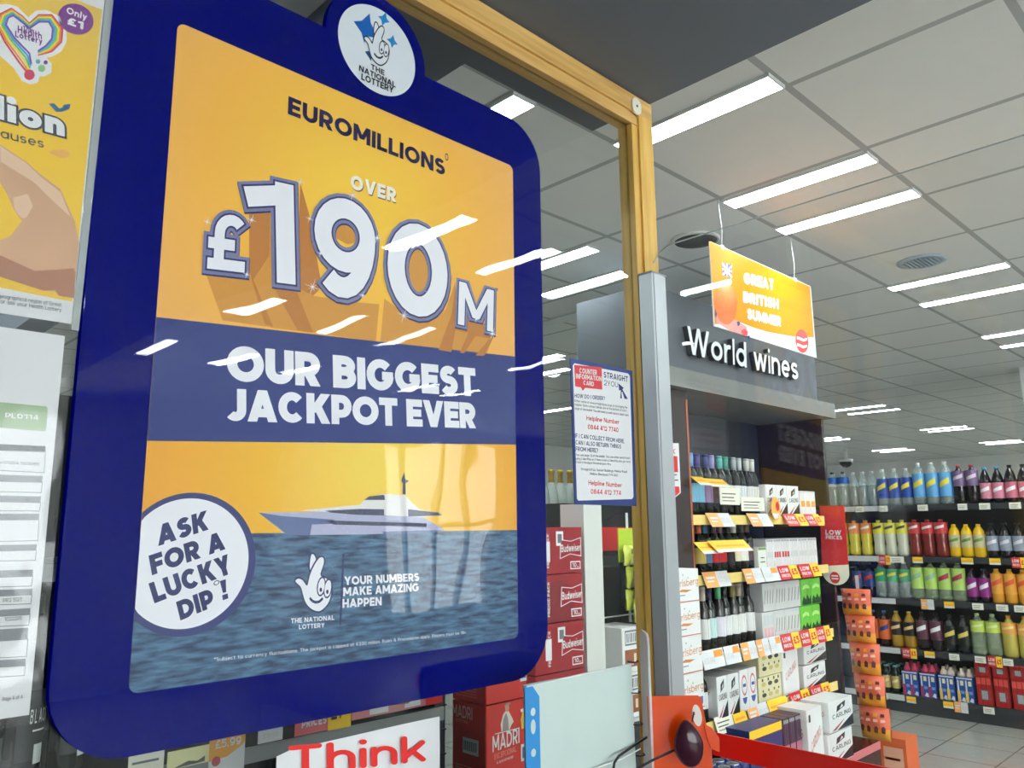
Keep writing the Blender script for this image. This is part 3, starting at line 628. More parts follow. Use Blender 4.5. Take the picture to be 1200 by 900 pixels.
for k, col in enumerate(((216, 70, 90), (240, 150, 60), (246, 222, 80), (120, 200, 110), (80, 170, 220), (120, 90, 180))):
    mm = mat(f'rainbow_{k}', col, .5); d = k*9
    pts = [c1(*p) for p in [(130+d*.3, 350-d), (90+d, 300-d), (20+d, 200-d*.4), (-20+d, 120), (0+d*.8, 70+d*.4), (50+d*.2, 45+d*.7), (100, 80+d*.6), (135, 115+d*.5), (180, 75+d*.7), (240-d*.3, 75+d*.7), (290-d, 140), (285-d, 200-d*.3), (240-d*.6, 245-d*.6), (175, 262-d*.4)]]
    for q in strip(pts, 2.2): ppoly(w, P, q, mm, .0026+k*2e-5)
for cx, cy, r_, col in ((135, 355, 25, (214, 70, 96)), (192, 325, 17, (150, 200, 130)), (175, 293, 11, (110, 170, 180)), (211, 297, 10, (140, 70, 150))):
    ppoly(w, P, [c1(cx+r_*math.cos(a), cy+r_*math.sin(a)) for a in (k*.4 for k in range(15))], mat(f'dot_{cx}', col, .5), .003)
pur = mat('purple_print', (128, 62, 142), .5)
ptext(w, 'The', P, c1(104, 143), c1(150, 155), c1(104, 125), pur, .2, .003); ptext(w, 'Health', P, c1(80, 158), c1(193, 190), c1(80, 124), pur, .2, .003); ptext(w, 'Lottery', P, c1(68, 178), c1(196, 214), c1(68, 148), pur, .2, .003)
w.build('heart_emblem', hp)
w = MB(); ppoly(w, P, rot([c1(353+86*math.cos(a), 93+70*math.sin(a)) for a in (k*math.pi/18 for k in range(36))], 88, 23, 25), pur, .0023)
ptext(w, 'Only', P, c1(308, 66), c1(403, 100), c1(312, 36), heart_w, .2, .0028); ptext(w, '£1', P, c1(313, 118), c1(386, 143), c1(317, 84), heart_w, .26, .0028); w.build('price_oval', hp)
w = MB(); out2 = mat('outline_grey', (70, 78, 84), .5)
for g, mm, o in ((.16, out2, .0026), (0, heart_w, .003)):
    ptext(w, 'million', P, c1(-330, 475), c1(300, 645), c1(-330, 357), mm, .27, o, grow=g, gap=.1)
ptext(w, 'good causes', P, c1(-270, 582), c1(203, 698), c1(-270, 535), out2, .13, .0028)
PP(w, [(225, 490), (250, 488), (275, 512), (290, 508), (295, 495), (328, 490), (322, 515), (290, 528), (260, 528)], mat('ribbon_blue', (58, 112, 160), .5), .0028, c1); PP(w, [(222, 716), (250, 706), (300, 706), (325, 722), (315, 742), (280, 745)], mat('ribbon_orange', (240, 178, 96), .5), .0028, c1)
w.build('lettering', hp)
w = MB()
ptext(w, 'in any one geographical region of Great', P, c2(-130, 580), c2(285, 640), c2(-130, 560), ink, .12, .0024); ptext(w, 'lottery.co.uk or ask your Health Lottery', P, c2(-150, 602), c2(285, 664), c2(-150, 582), ink, .12, .0024); w.build('footer_lettering', hp)
w = MB(); a = yz((86, 384)); bb = yz((135, 0)); w.slab(FX(WX), [(.0, a[1]-.004), (a[0]+.004, a[1]-.004), (bb[0]-.004, .735), (.0, .735)], .0036, .0042, sleeve_clear); w.build('sleeve', hp)
w = MB(); rim = mat('sleeve_edge', (196, 200, 200), .25)
w.slab(FX(WX), [(a[0]-.003, a[1]-.004), (a[0]+.005, a[1]-.004), (bb[0]-.003, .735), (yz((123, 0))[0], .735)], .0, .0048, clear('sleeve_strip', (.9, .92, .92), .08, .1, wave=((40, 40, 40), .003), haze=.3, hazecol=(.75, .78, .78))); w.build('sleeve_border', hp)

# ------------------------------------------------------------------ white form, lower left
c3 = crop(0, 420, 4); c4 = crop(0, 640, 3.46)
fm = thing('printed_form', 'white printed form with green badge and grey rows in a clear sleeve', 'form', (WX, .16, EYE+0))
a = yz((82, 395)); b_ = yz((50, 835)); R_ = yz((82, 395))[0]-.006
w = MB(); w.slab(FX(WX), [(.03, b_[1]), (R_, b_[1]), (R_, a[1]), (.03, a[1])], .001, .0016, paper); w.build('paper', fm)
w = MB(); gb = mat('form_badge_green', (150, 176, 134), .6); bar = mat('form_grey', (132, 134, 140), .6); bard = mat('form_dark', (66, 70, 76), .6); hair = mat('form_line', (120, 122, 126), .6)
ppoly(w, P, [c3(-120, 195), c3(215, 226), c3(222, 240), c3(214, 335), c3(205, 342), c3(-120, 316)], gb, .0020); ptext(w, 'PL0114', P, c3(22, 279), c3(178, 290), c3(22, 255), paper, .18, .0023)
def rowbar(c, x1, t, b, m): ppoly(w, P, [c(-140, t[0]), c(x1, t[1]), c(x1-3, b[1]), c(-140, b[0])], m, .0020)
def rowbox(c, x1, t, b):
    for q in ([c(-140, t[0]), c(x1, t[1]), c(x1, t[1]+3), c(-140, t[0]+3)], [c(-140, b[0]), c(x1-6, b[1]), c(x1-6, b[1]+3), c(-140, b[0]+3)], [c(x1, t[1]), c(x1-6, b[1]), c(x1-9, b[1]), c(x1-3, t[1])]): ppoly(w, P, q, hair, .0021)
for c, x1, t, b, m, bb_ in ((c3, 212, (396, 412), (426, 437), bard, (517, 535)), (c3, 198, (541, 552), (572, 580), bar, (620, 628)), (c3, 190, (640, 648), (668, 675), bar, (712, 714)), (c3, 182, (728, 728), (756, 755), bar, (858, 853)), (c3, 170, (878, 872), (906, 897), bar, (950, 945)),
                       (c4, 133, (102, 95), (130, 120), bar, (168, 160)), (c4, 130, (182, 172), (207, 195), bar, (240, 232)), (c4, 122, (267, 250), (292, 275), bar, (330, 318)), (c4, 113, (345, 330), (392, 375), bar, (458, 445)), (c4, 103, (470, 455), (498, 482), bar, (537, 522))):
    rowbar(c, x1, t, b, m); rowbox(c, x1, b, bb_)
ptext(w, 'Name 01254 503085', P, c3(-60, 492), c3(182, 503), c3(-60, 478), ink, .12, .0022); ptext(w, 'PR2 5QT', P, c4(10, 228), c4(88, 222), c4(10, 212), ink, .13, .0022); ptext(w, '1022295', P, c4(16, 304), c4(86, 298), c4(16, 288), ink, .13, .0022); ptext(w, 'Page 4 of 4', P, c4(8, 628), c4(90, 616), c4(8, 612), ink, .13, .0022)
w.build('form_print', fm)
w = MB(); w.slab(FX(WX), rrect(.0, R_+.010, b_[1]-.010, a[1]+.008, .012), .0030, .0036, sleeve_clear); w.build('sleeve', fm)

# ------------------------------------------------------------------ counter information card
cc = crop(620, 400, 4.5)
cd = thing('information_card', 'white information card with navy border and red speech box beside the oak post', 'sign', (WX, 1.30, EYE+.19))
w = MB(); q = [yz(cc(*p)) for p in ((215, 88), (543, 155), (565, 868), (240, 860))]; w.slab(FX(WX), q, -.001, .001, mat('card_navy', (32, 52, 120), .4)); w.build('card', cd)
w = MB(); q = [yz(cc(*p)) for p in ((228, 128), (236, 116), (520, 170), (529, 182), (548, 820), (540, 832), (258, 840), (250, 830))]; w.flat(FX(WX), q, .0013, paper); w.build('white_panel', cd)
w = MB(); cr_ = mat('card_red', (214, 58, 66), .5); PP(w, [(235, 125), (380, 137), (383, 255), (293, 246), (280, 262), (270, 243), (240, 238)], cr_, .0016, cc)
for s_, bl, br_, tl in (('COUNTER', (262, 168), (354, 179), (262, 141)), ('INFORMATION', (243, 196), (378, 211), (243, 170)), ('CARD', (283, 230), (338, 238), (283, 206))): ptext(w, s_, P, cc(*bl), cc(*br_), cc(*tl), paper, .2, .002)
w.build('speech_box', cd)
w = MB(); ptext(w, 'STRAIGHT', P, cc(390, 191), cc(518, 216), cc(390, 160), navy, .19, .0016); ptext(w, '2YOU', P, cc(392, 231), cc(466, 244), cc(392, 203), navy, .12, .0016)
PP(w, [(468, 222), (496, 246), (489, 254), (518, 305), (478, 301), (481, 258), (472, 260)], navy, .0016, cc); PP(w, [(484, 268), (489, 268), (500, 303), (486, 302)], paper, .0018, cc); w.build('arrow_emblem', cd)
w = MB()
for s_, bl, br_, tl, m, ww in (('HOW DO I ORDER?', (237, 297), (397, 312), (237, 275), navy, .17), ('Helpline Number', (300, 416), (472, 438), (300, 391), cr_, .16), ('0844 412 7740', (307, 463), (468, 480), (307, 438), cr_, .17),
    ('IF I CAN COLLECT FROM HERE,', (240, 508), (500, 538), (240, 485), navy, .17), ('CAN I ALSO RETURN THINGS', (242, 544), (482, 566), (242, 521), navy, .17), ('FROM HERE?', (243, 578), (360, 587), (243, 555), navy, .17),
    ('Helpline Number', (310, 757), (486, 771), (310, 732), cr_, .16), ('0844 412 774', (322, 804), (482, 812), (322, 779), cr_, .17)): ptext(w, s_, P, cc(*bl), cc(*br_), cc(*tl), m, ww, .0016)
for s_, bl, br_, d in (('Either online at www.straight2you.co.uk, or by ringing the', (237, 319), (515, 355), 13), ('helpline. Both contact details are at the bottom of each', (238, 339), (510, 372), 13), ('page of the leaflet. You will need a credit card or debit card.', (238, 359), (522, 396), 13),
    ('Yes, see page 12 of the leaflet. You can either send it back', (243, 604), (530, 622), 13), ('using CollectPlus or if there is not a CollectPlus site, just send', (243, 624), (530, 641), 13), ('it back in the bag at the nearest post office.', (243, 642), (430, 654), 13), ('Straight2You, Sunset Buildings, Mellow Road,', (270, 680), (515, 694), 13), ('Mellow, Blackpool, FY4 9AD', (318, 704), (465, 713), 13)):
    ptext(w, s_, P, cc(*bl), cc(*br_), cc(bl[0], bl[1]-d), ink, .13, .0016)
w.build('card_lettering', cd)

# ------------------------------------------------------------------ hand-lettered sheet at the foot of the poster
tk = thing('notice_sheet', 'white curled notice sheet with red rounded word, hanging below the blue poster', 'notice', (WX, .72, EYE-.36))
q = [yz(p) for p in ((334, 880), (345, 869), (513, 833), (513.5, 900))]
ys = [.566+(.856-.566)*k/12 for k in range(13)]
w = MB(); vs = []; fs = []
for k, y in enumerate(ys):
    top = -.297+(y-.58)*.03; top = min(top, -.297-.004*max(0, (.60-y)*20))
    for j in range(6):
        z = top-(.25)*j/5; vs.append((WX+.003+.0015*math.sin(y*22+j*.7)+(.010*((.60-y)/.034)**2 if y < .60 else 0), y, EYE+z))
for k in range(12):
    for j in range(5): a = k*6+j; fs.append((a, a+1, a+7, a+6))
w.mesh(vs, fs, paper, True); w.mesh([(x-.0006, y, z) for x, y, z in vs], fs, paper, True); w.build('sheet', tk)
w = MB(); cT = crop(340, 760, 4); rr_ = mat('marker_red', (228, 44, 40), .5)
ptext(w, 'Think', P, cT(-20, 595), cT(628, 524), cT(-20, 452), rr_, .16, .0065, rnd=True, gap=.10); w.build('red_lettering', tk)

# ================================================================== THE COUNTER SCREEN
cs = thing('counter_screen', 'clear acrylic counter screen with rounded corner on a grey square post', 'screen', (-1.0, 1.46, 0))
w = MB(); w.box(-1.046, -1.010, 1.440, 1.494, .9412, EYE+.572, chrome); w.box(-1.010, -1.0085, 1.447, 1.487, .9412, EYE+.572, chrome); w.build('post', cs)
w = MB(); w.box(-1.048, -1.008, 1.438, 1.496, EYE+.572, EYE+.576, mat('post_cap', (150, 154, 158), .5)); w.build('post_cap', cs)
w = MB(); q = [(-1.053, -.55), (.75, -.55)]+arc(.75-.07, .65-.07, .07, .07, 0, 90, 8)+arc(-1.053+.065, .65-.065, .065, .065, 90, 180, 8)
w.slab((Vector((0, 1.5, EYE)), VX, VZ, -VY), q, -.003, .003, acryl); w.build('acrylic_sheet', cs)
w = MB(); edge = mat('acrylic_edge', (206, 216, 216), .2)
w.tube([Vector((a, 1.5, EYE+b)) for a, b in q[2:]+[(-1.053, .3)]], .0016, edge, 6); w.build('polished_edge', cs)
t = thing('counter', 'white counter ledge below the glass and the clear screen', 'counter', (-.75, 1.1, 0))
w = MB(); w.box(-1.0, -.50, .55, 1.70, 0, .90, mat('counter_white', (214, 214, 212), .5)); w.box(-.50, .75, 1.49, 1.70, 0, .90, mat('counter_white')); w.build('cabinet', t)
w = MB(); ct = mat('counter_top', (120, 116, 110), .4); w.slab((Vector((0, 0, .90)), VX, VY, VZ), [(-1.04, .5), (-.46, .5), (-.46, 1.45), (.78, 1.45), (.78, 1.75), (-1.04, 1.75)], 0, .04, ct); w.build('worktop', t)

# ================================================================== THE WINE BAY
XW = -2.10; brown = mat('bay_brown', (48, 33, 31), .25, .5, 0, .15, 12); brown2 = mat('bay_back', (58, 62, 70), .25, .5)
fas = mat('fascia_grey', (84, 88, 94), .5, .3, 0, .03, 8); corn = mat('cornice_grey', (122, 122, 118), .5, .3, 0, .03, 8); rail_y = mat('shelf_strip_yellow', (240, 214, 130), .5)
WS = [.055, -.225, -.585, -.875]; WB = -1.185; WXB = -1.93
wb = thing('wine_display_bay', 'tall brown wine bay under a grey fascia with raised white letters', 'display shelves', (-2.3, 3.9, 0))
w = MB(); w.box(-2.56, -2.53, 3.05, 4.72, 0, EYE+.72, brown2); w.build('back_panel', wb)
w = MB(); w.box(-2.53, XW, 4.70, 4.73, 0, EYE+.64, brown); w.build('end_panel', wb)
w = MB(); w.box(-2.53, XW+.01, 2.98, 3.225, 0, EYE+.64, brown); w.build('pilaster', wb)
w = MB(); w.box(XW+.008, XW+.012, 3.212, 3.226, 0, EYE+.60, mat('copper_trim', (176, 96, 62), .4)); w.build('edge_trim', wb)
w = MB(); w.box(-2.56, XW-.01, 2.98, 4.70, EYE+.735, EYE+1.13, fas); w.build('fascia', wb)
w = MB(); w.box(-2.56, XW+.05, 2.94, 4.80, EYE+.645, EYE+.735, corn); w.build('cornice', wb)
cw = crop(760, 360, 4.5); w = MB()
def fp(p): return onx(XW+.02, *p)
O_ = fp(cw(205, 244)); U_ = fp(cw(790, 384))-O_; V_ = fp(cw(203, 98))-O_; wid_, gl_ = layout('World wines', .125, .10)
for ch, (x_, q_) in zip('World wines', gl_):
    if ch == ' ': continue
    w = MB(); w.text(ch, O_+U_*(x_/wid_), U_*(glyph(ch, .125)[0]/wid_), V_, VX, mat('letter_return', (48, 52, 56), .5), .16, 0, thick=.028); w.text(ch, O_+U_*(x_/wid_), U_*(glyph(ch, .125)[0]/wid_), V_, VX, mat('sign_letter_white', (232, 234, 234), .4), .155, .0006); w.build('raised_letter', wb)
for z in WS:
    w = MB(); w.box(-2.53, XW-.005, 3.226, 4.645, EYE+z-.022, EYE+z, brown); sh_ = w.build('shelf', wb)
    w = MB(); w.box(XW-.005, XW, 3.23, 4.64, EYE+z-.048, EYE+z-.001, rail_y); w.build('price_rail', sh_)
w = MB(); w.box(-2.53, WXB, 3.226, 4.74, 0, EYE+WB, brown); w.box(-2.08, WXB, 3.0, 3.226, 0, EYE+WB, brown); sh_ = w.build('base_deck', wb)
w = MB(); w.box(WXB, WXB+.004, 3.01, 4.735, EYE+WB-.04, EYE+WB-.001, mat('strip_pink', (214, 120, 124), .5)); w.build('price_rail', sh_)

# bottle and can prototypes ------------------------------------------------------------
def bottle(name, label, cat, prof, glassm, capm, cap, labm=None, lab=None, accent=None, acc=None, acc2=None, neckm=None, neck=None, seg=14):
    t = thing(name, label, cat)
    w = MB(); w.lathe(prof, glassm, seg); w.build('body', t)
    w = MB(); w.lathe([(cap[0], cap[1]), (cap[0], cap[2]-.002), (cap[0]*.9, cap[2])], capm, seg); w.build('cap', t)
    if lab:
        w = MB(); w.band(lab[0], lab[1], lab[2], -180, 180, labm, 16)
        if acc: w.band(lab[0]+.0008, acc[0], acc[1], -48, 48, accent, 8, acc[2] if len(acc) > 2 else None, acc[3] if len(acc) > 2 else None)
        if acc2: w.band(lab[0]+.0012, acc2[0], acc2[1], acc2[2], acc2[3], acc2[4], 6)
        w.build('label', t)
    if neck:
        w = MB(); w.lathe([(neck[0], neck[1]), (neck[2], neck[3])], neckm or capm, seg); w.build('foil', t)
    return t
def wineprof(h=.295, r=.0325, rn=.0145): return [(r*.85, 0), (r, .006), (r, h*.62), (r*.9, h*.68), (rn*1.15, h*.77), (rn, h*.8), (rn, h*.97), (rn, h)]
_wk = {}
def wine_proto(cap, glassc, lab, acc=None, h=.295):
    k = (cap, glassc, lab, acc, h)
    if k not in _wk:
        t = bottle('wine_bottle', 'w', 'wine bottle', wineprof(h), mat(f'glass_{glassc}', glassc, .08, .6), mat(f'foil_{cap}', cap, .3, .5), (.0165, h*.97, h+.004),
                   mat(f'label_{lab}', lab, .6), (.033, h*.2, h*.51), mat(f'label_{acc}', acc, .6) if acc else None, (h*.3, h*.42) if acc else None, neck=(.0165, h*.97, .0152, h*.78), seg=14)
        _wk[k] = [t, False]
    e = _wk[k]; return e
def place(e, loc, rotz, label, group):
    if not e[1]:
        e[1] = True; t = e[0]; t.location = loc; t.rotation_euler = (0, 0, rotz); t['label'] = label; t['group'] = group; return t
    return dup(e[0], loc, label, rotz, group)
def relax(xs, rs, lo=-99, hi=99, gap=.003):
    xs = list(xs)
    for _ in range(400):
        for i in range(len(xs)-1):
            d = (rs[i]+rs[i+1]+gap)-(xs[i+1]-xs[i])
            if d > 0: xs[i] -= d/2; xs[i+1] += d/2
        xs[0] = max(xs[0], lo+rs[0]); xs[-1] = min(xs[-1], hi-rs[-1])
    return xs
DG = (22, 30, 26)
def names(c):
    return c
# (px of the axis, shelf z, foil, glass, label, accent, words)
rows = [
 (WS[0], 'top wine shelf', [(820.5, (96, 170, 214), 'pale blue'), (826.5, (84, 66, 150), 'purple'), (832, (40, 56, 120), 'navy'), (837, (150, 150, 206), 'lilac'), (843, (92, 182, 176), 'teal'), (850, (70, 160, 140), 'dark teal'), (857, (170, 180, 186), 'pale grey'), (864, (196, 200, 200), 'silver'), (872, (206, 206, 200), 'white'), (879, (216, 214, 206), 'cream')]),
 (WS[1], 'second wine shelf', [(820.5, (196, 90, 50), 'orange'), (828, (66, 110, 150), 'blue'), (836, (70, 40, 56), 'plum'), (845, (112, 74, 100), 'mauve'), (853, (40, 34, 40), 'black'), (861, (200, 190, 170), 'cream'), (868, (70, 66, 62), 'charcoal'), (876, (122, 96, 76), 'tan')]),
 (WS[2], 'third wine shelf', [(825, (200, 190, 170), 'cream'), (832, (52, 40, 80), 'dark violet'), (843, (90, 170, 120), 'green'), (851, (40, 40, 44), 'black'), (859, (130, 122, 66), 'olive'), (868, (190, 170, 150), 'beige'), (877, (40, 30, 34), 'blackish')]),
]
labs = [[(120, 190, 222), (120, 190, 222), (150, 120, 160), (80, 50, 50), (224, 224, 216), (224, 224, 216), (226, 226, 222), (220, 222, 222), (224, 222, 220), (230, 226, 214), (222, 222, 220)],
        [(206, 180, 90), (84, 120, 160), (204, 40, 52), (204, 40, 52), (36, 32, 40), (226, 214, 180), (230, 228, 222), (96, 66, 60), (226, 222, 214)],
        [(226, 224, 220), (196, 226, 224), (228, 222, 232), (228, 228, 226), (230, 230, 226), (230, 230, 226), (228, 226, 226), (226, 224, 224), (120, 30, 40)]]
for (z, sn, its), lb, hpx in zip(rows, labs, (898, 885, 894)):
    ys_ = relax([yat(it[0], XW-.07, z) for it in its], [.0332]*len(its), 3.23, yat(hpx, XW-.07, z)-.012, .0008)
    for k, ((px, col, nm), l) in enumerate(zip(its, lb)):
        e = wine_proto(col, DG if sum(l) < 640 or k % 2 else (44, 42, 40), l, None, .24 if z == WS[1] else .295)
        place(e, (XW-.062-.006*(k % 2), ys_[k], EYE+z+.0012), math.pi/2, f'wine bottle with {nm} capsule, {ORD[k]} from the left on the {sn}', 'bottles on the '+sn)
# cartons --------------------------------------------------------------------------------
def carton(name, label, cat, x1, y0, y1, z0, z1, depth, m, group, art=None, side=None, top=None):
    """box whose front (+x) face is at x1; art draws on the front face in unit coordinates, side on the -y face"""
    z0 += .0012; loc = (x1-depth/2, (y0+y1)/2, EYE+z0)
    t = thing(name, label, cat, loc, group)
    w = MB(); x0 = x1-depth; e = .003
    F = (Vector((0, 0, EYE+z0)), VX, VY, VZ)
    pts = [(x0+e, y0), (x1-e, y0), (x1, y0+e), (x1, y1-e), (x1-e, y1), (x0+e, y1), (x0, y1-e), (x0, y0+e)]
    w.slab(F, pts, 0, z1-z0, m); w.build('carton_body', t)
    if art:
        w = MB(); O = Vector((x1, y0+.002, EYE+z0+.002)); art(w, (O, VY*(y1-y0-.004), VZ*(z1-z0-.004), VX)); w.build('front_print', t)
    if side:
        w = MB(); O = Vector((x0+.002, y0, EYE+z0+.002)); side(w, (O, VX*(depth-.004), VZ*(z1-z0-.004), -VY)); w.build('side_print', t)
    if top:
        w = MB(); O = Vector((x1-.002, y0+.002, EYE+z1)); top(w, (O, VY*(y1-y0-.004), VX*-(depth-.004), VZ)); w.build('top_print', t)
    return t
def T(w, F, s, u0, v0, u1, h, m, ww=.2, off=.0006, slope=0, **k):
    O, U, V, N = F; w.text(s, O+U*u0+V*v0, U*(u1-u0)+V*slope, V*h, N, m, ww, off, **k)
def Rc(w, F, u0, u1, v0, v1, m, off=.0003): w.flat(F, [(u0, v0), (u1, v0), (u1, v1), (u0, v1)], off, m)
beerw = mat('beer_box_white', (226, 226, 224), .5); beerd = mat('beer_box_black', (34, 32, 36), .5)
def art_black_logo(w, F):
    w.flat(F, [(.0, .0), (.55, .0), (1, .42), (1, 0)][0:0] or [(.28, 0), (1, 0), (1, .40)], .0003, beerd)
    w.flat(F, [(.30, .62), (.66, .74), (.70, .94), (.34, .82)], .0003, beerd); w.flat(F, [(.44, .70), (.60, .76), (.56, .84)], .0005, beerw)
    T(w, F, 'CARLING', .12, .42, .92, .15, beerd, .16, slope=.03)
    w.flat(F, [(.06, .03), (.24, .03), (.62, .30), (.58, .30)], .0004, mat('thin_red', (170, 60, 70), .5))
def art_side_black(w, F):
    T(w, F, 'CARLING', .15, .30, .85, .16, mat('faint_red', (200, 120, 110), .5), .14, slope=.25); Rc(w, F, .1, .22, .8, .92, beerd)
def art_circles(w, F):
    w.flat(F, [(.5+.36*math.cos(a), .62+.26*math.sin(a)) for a in (k*math.pi/12 for k in range(24))], .0003, mat('pale_red_ring', (206, 120, 124), .5)); w.flat(F, [(.5+.28*math.cos(a), .62+.2*math.sin(a)) for a in (k*math.pi/12 for k in range(24))], .0005, beerw)
    w.flat(F, [(.2, .32), (.8, .32), (.7, .2), (.5, .15), (.3, .2)], .0003, mat('mid_blue_print', (60, 90, 160), .5)); Rc(w, F, .30, .70, .58, .66, mat('mid_blue_print'), .0007)
def art_cream(w, F):
    g = mat('dark_olive', (60, 58, 44), .5); gr = mat('grape_gold', (200, 184, 110), .5)
    for v in (.28, .72):
        for u in (.22, .5, .78): w.flat(F, [(u+.1*math.cos(a), v+.09*math.sin(a)) for a in (k*math.pi/5 for k in range(10))], .0003, g if (u > .4) == (v > .5) else gr)
    for u in (.15, .4, .65, .85): Rc(w, F, u, u+.06, .84, .96, g); Rc(w, F, u, u+.05, .40, .5, g)
def art_can_row(col):
    def f(w, F):
        m = mat(f'print_{col}', col, .5); d = mat('can_grey', (160, 164, 166), .4)
        for u in (.33, .66): Rc(w, F, u-.01, u+.01, .0, 1, d)
        for u in (.04, .37, .70): Rc(w, F, u, u+.24, .36, .56, m); Rc(w, F, u, u+.25, .92, .98, d)
    return f
def art_green(w, F):
    dk = mat('leaf_dark', (30, 70, 34), .5); lt = mat('leaf_pale', (180, 232, 130), .5)
    w.flat(F, [(.0, .1), (.2, .35), (.4, .2), (.6, .4), (.8, .2), (1, .38), (1, 0), (0, 0)], .0003, dk); w.flat(F, [(.14, .58), (.5, .66), (.88, .60), (.86, .74), (.5, .80), (.16, .72)], .0004, lt)
def art_pink(w, F):
    p = mat('pink_print', (226, 170, 176), .5)
    for u in (.08, .38, .68): Rc(w, F, u, u+.22, .1, .45, p); Rc(w, F, u, u+.22, .55, .9, mat('can_silver', (196, 198, 200), .35))
def art_silver(w, F):
    d = mat('silver_script', (120, 116, 110), .5)
    for k in range(4): w.flat(F, [(.05+k*.24, .25), (.10+k*.24, .25), (.22+k*.24, .75), (.17+k*.24, .75)], .0003, d)
    Rc(w, F, 0, 1, .9, 1, mat('can_silver'))
def cart(x, pxa, pxb, z0, z1, depth, m, name, label, group, **k):
    zm = z0; return carton(name, label, 'carton' if name != 'can_pack' else 'can pack', x, yat(pxa, x, zm)+.002, yat(pxb, x, zm)-.002, z0, z1, depth, m, group, **k)
G = 'beer cartons in the wine bay'; xf = XW-.012
for k, (a, b) in enumerate(((899, 911.5), (911.5, 924), (924, 938))):
    cart(xf, a, b, WS[0], WS[0]+.165, .2, beerw, 'beer_carton', f'white beer carton with black diamond mark, {ORD[k]} of three on the top wine shelf', G, art=art_black_logo, side=art_side_black)
packw = mat('pack_white', (224, 222, 220), .4)
for k, (a, b) in enumerate(((939, 945), (945, 951), (951, 957))):
    cart(xf, a, b, WS[0], WS[0]+.14, .18, packw, 'can_pack', f'white and orange can pack, {ORD[k]} of three on the top wine shelf', 'white and orange packs', art=lambda w, F: (Rc(w, F, .1, .9, .35, .6, orangep), Rc(w, F, .0, 1, .93, 1, mat('can_silver', (196, 198, 200), .35))))
cart(xf, 889.5, 899.5, WS[1], WS[1]+.115, .16, mat('wine_box_white', (228, 230, 218), .5), 'wine_box', 'white boxed wine with green top edge on the second wine shelf', 'boxed wine', art=lambda w, F: (Rc(w, F, 0, 1, .88, 1, mat('box_green', (130, 160, 90), .5)), Rc(w, F, .2, .8, .3, .34, ink), Rc(w, F, .25, .75, .5, .54, ink)))
for k, (a, b) in enumerate(((900, 908), (908, 917), (917, 927), (927, 937), (937, 948), (948, 959))):
    cart(xf, a, b, WS[1], WS[1]+.155, .18, packw, 'can_pack', f'tall white can pack, {ORD[k]} of six on the second wine shelf', 'tall white can packs', art=art_can_row((206, 60, 60) if k in (1, 2) else (206, 206, 204)))
for j, (z0, nm) in enumerate(((WS[2], 'lower'), (WS[2]+.145, 'upper'))):
    for k, (a, b) in enumerate(((895, 909), (909, 923), (923, 939))):
        cart(xf-.01*j, a, b, z0, z0+.143, .18, mat('pack_silver', (206, 206, 202), .4), 'can_pack', f'silver can pack, {ORD[k]} of three in the {nm} tier on the third wine shelf', 'silver can packs', art=art_pink if k == 0 and j == 0 else art_silver)
    for k, (a, b) in enumerate(((940, 951.5), (951.5, 963))):
        cart(xf-.01*j, a, b, z0, z0+.143, .18, mat('pack_green', (112, 196, 66), .45), 'can_pack', f'bright green can pack, {"left" if k == 0 else "right"} one in the {nm} tier on the third wine shelf', 'green can packs', art=art_green)
for k, (a, b) in enumerate(((842, 854.5), (854.5, 868))):
    cart(xf+.02, a, b, WS[3], WS[3]+.185, .26, beerw, 'beer_carton', f'white beer carton with black diamond, {"left" if k == 0 else "right"} one on the fourth wine shelf', G, art=art_black_logo, side=art_side_black)
for k, (a, b) in enumerate(((869, 879), (879, 889))):
    cart(xf+.02, a, b, WS[3], WS[3]+.19, .26, beerw, 'beer_carton', f'white carton with red and blue roundel, {"left" if k == 0 else "right"} one, fourth wine shelf', G, art=art_circles)
for j, nm in enumerate(('lower', 'upper')):
    cart(xf-.002, 890, 917, WS[3]+.125*j, WS[3]+.125*(j+1)-.003, .2, mat('cream_box', (222, 214, 170), .5), 'can_pack', f'cream can pack with dark grape print, {nm} of two on the fourth wine shelf', 'cream can packs', art=art_cream)
    cart(xf-.002, 943, 969, WS[3]+.125*j, WS[3]+.125*(j+1)-.004, .24, beerw, 'beer_carton', f'wide white beer carton, {nm} of two at the right end of the fourth wine shelf', G, art=art_black_logo, side=art_side_black)
cart(xf-.002, 919, 938, WS[3], WS[3]+.235, .22, beerw, 'beer_carton', 'tall plain white carton with slanted red script on the fourth wine shelf', G, art=art_side_black, side=art_side_black)
bx = mat('spirit_blue', (34, 52, 110), .4)
cart(WXB-.03, 882, 921, WB, WB+.275, .132, bx, 'bottle_carton', 'dark blue carton with yellow top band on the bottom deck of the wine bay', 'cartons on the bottom deck', art=lambda w, F: (Rc(w, F, 0, 1, .86, 1, yellowp), T(w, F, 'A', .25, .45, .38, .2, orangep, .2), T(w, F, 'B', .65, .45, .76, .2, orangep, .2), Rc(w, F, .1, .9, .12, .2, mat('spirit_light', (120, 150, 210), .4))))
for k, (a, b) in enumerate(((922, 929), (929, 936), (936, 943))):
    cart(WXB-.03, a, b, WB, WB+.275, .132, mat('pack_plum', (54, 38, 66), .4), 'can_pack', f'dark plum can pack with pink print, {ORD[k]} of three on the lowest wine deck', 'plum can packs', art=art_can_row((190, 120, 140)))
cart(WXB+.0, 950, 968, WB, WB+.29, .155, beerw, 'beer_carton', 'tall white carton with slanted script standing on the bottom deck', G, art=art_side_black, side=art_side_black)
for j, nm in enumerate(('lower', 'upper')):
    cart(WXB+.02, 973, 1001, WB+.15*j, WB+.15*(j+1)-.004, .148, beerw, 'beer_carton', f'white diamond-marked beer carton, {nm} of two at the right end of the bottom deck', G, art=art_black_logo, side=art_side_black)
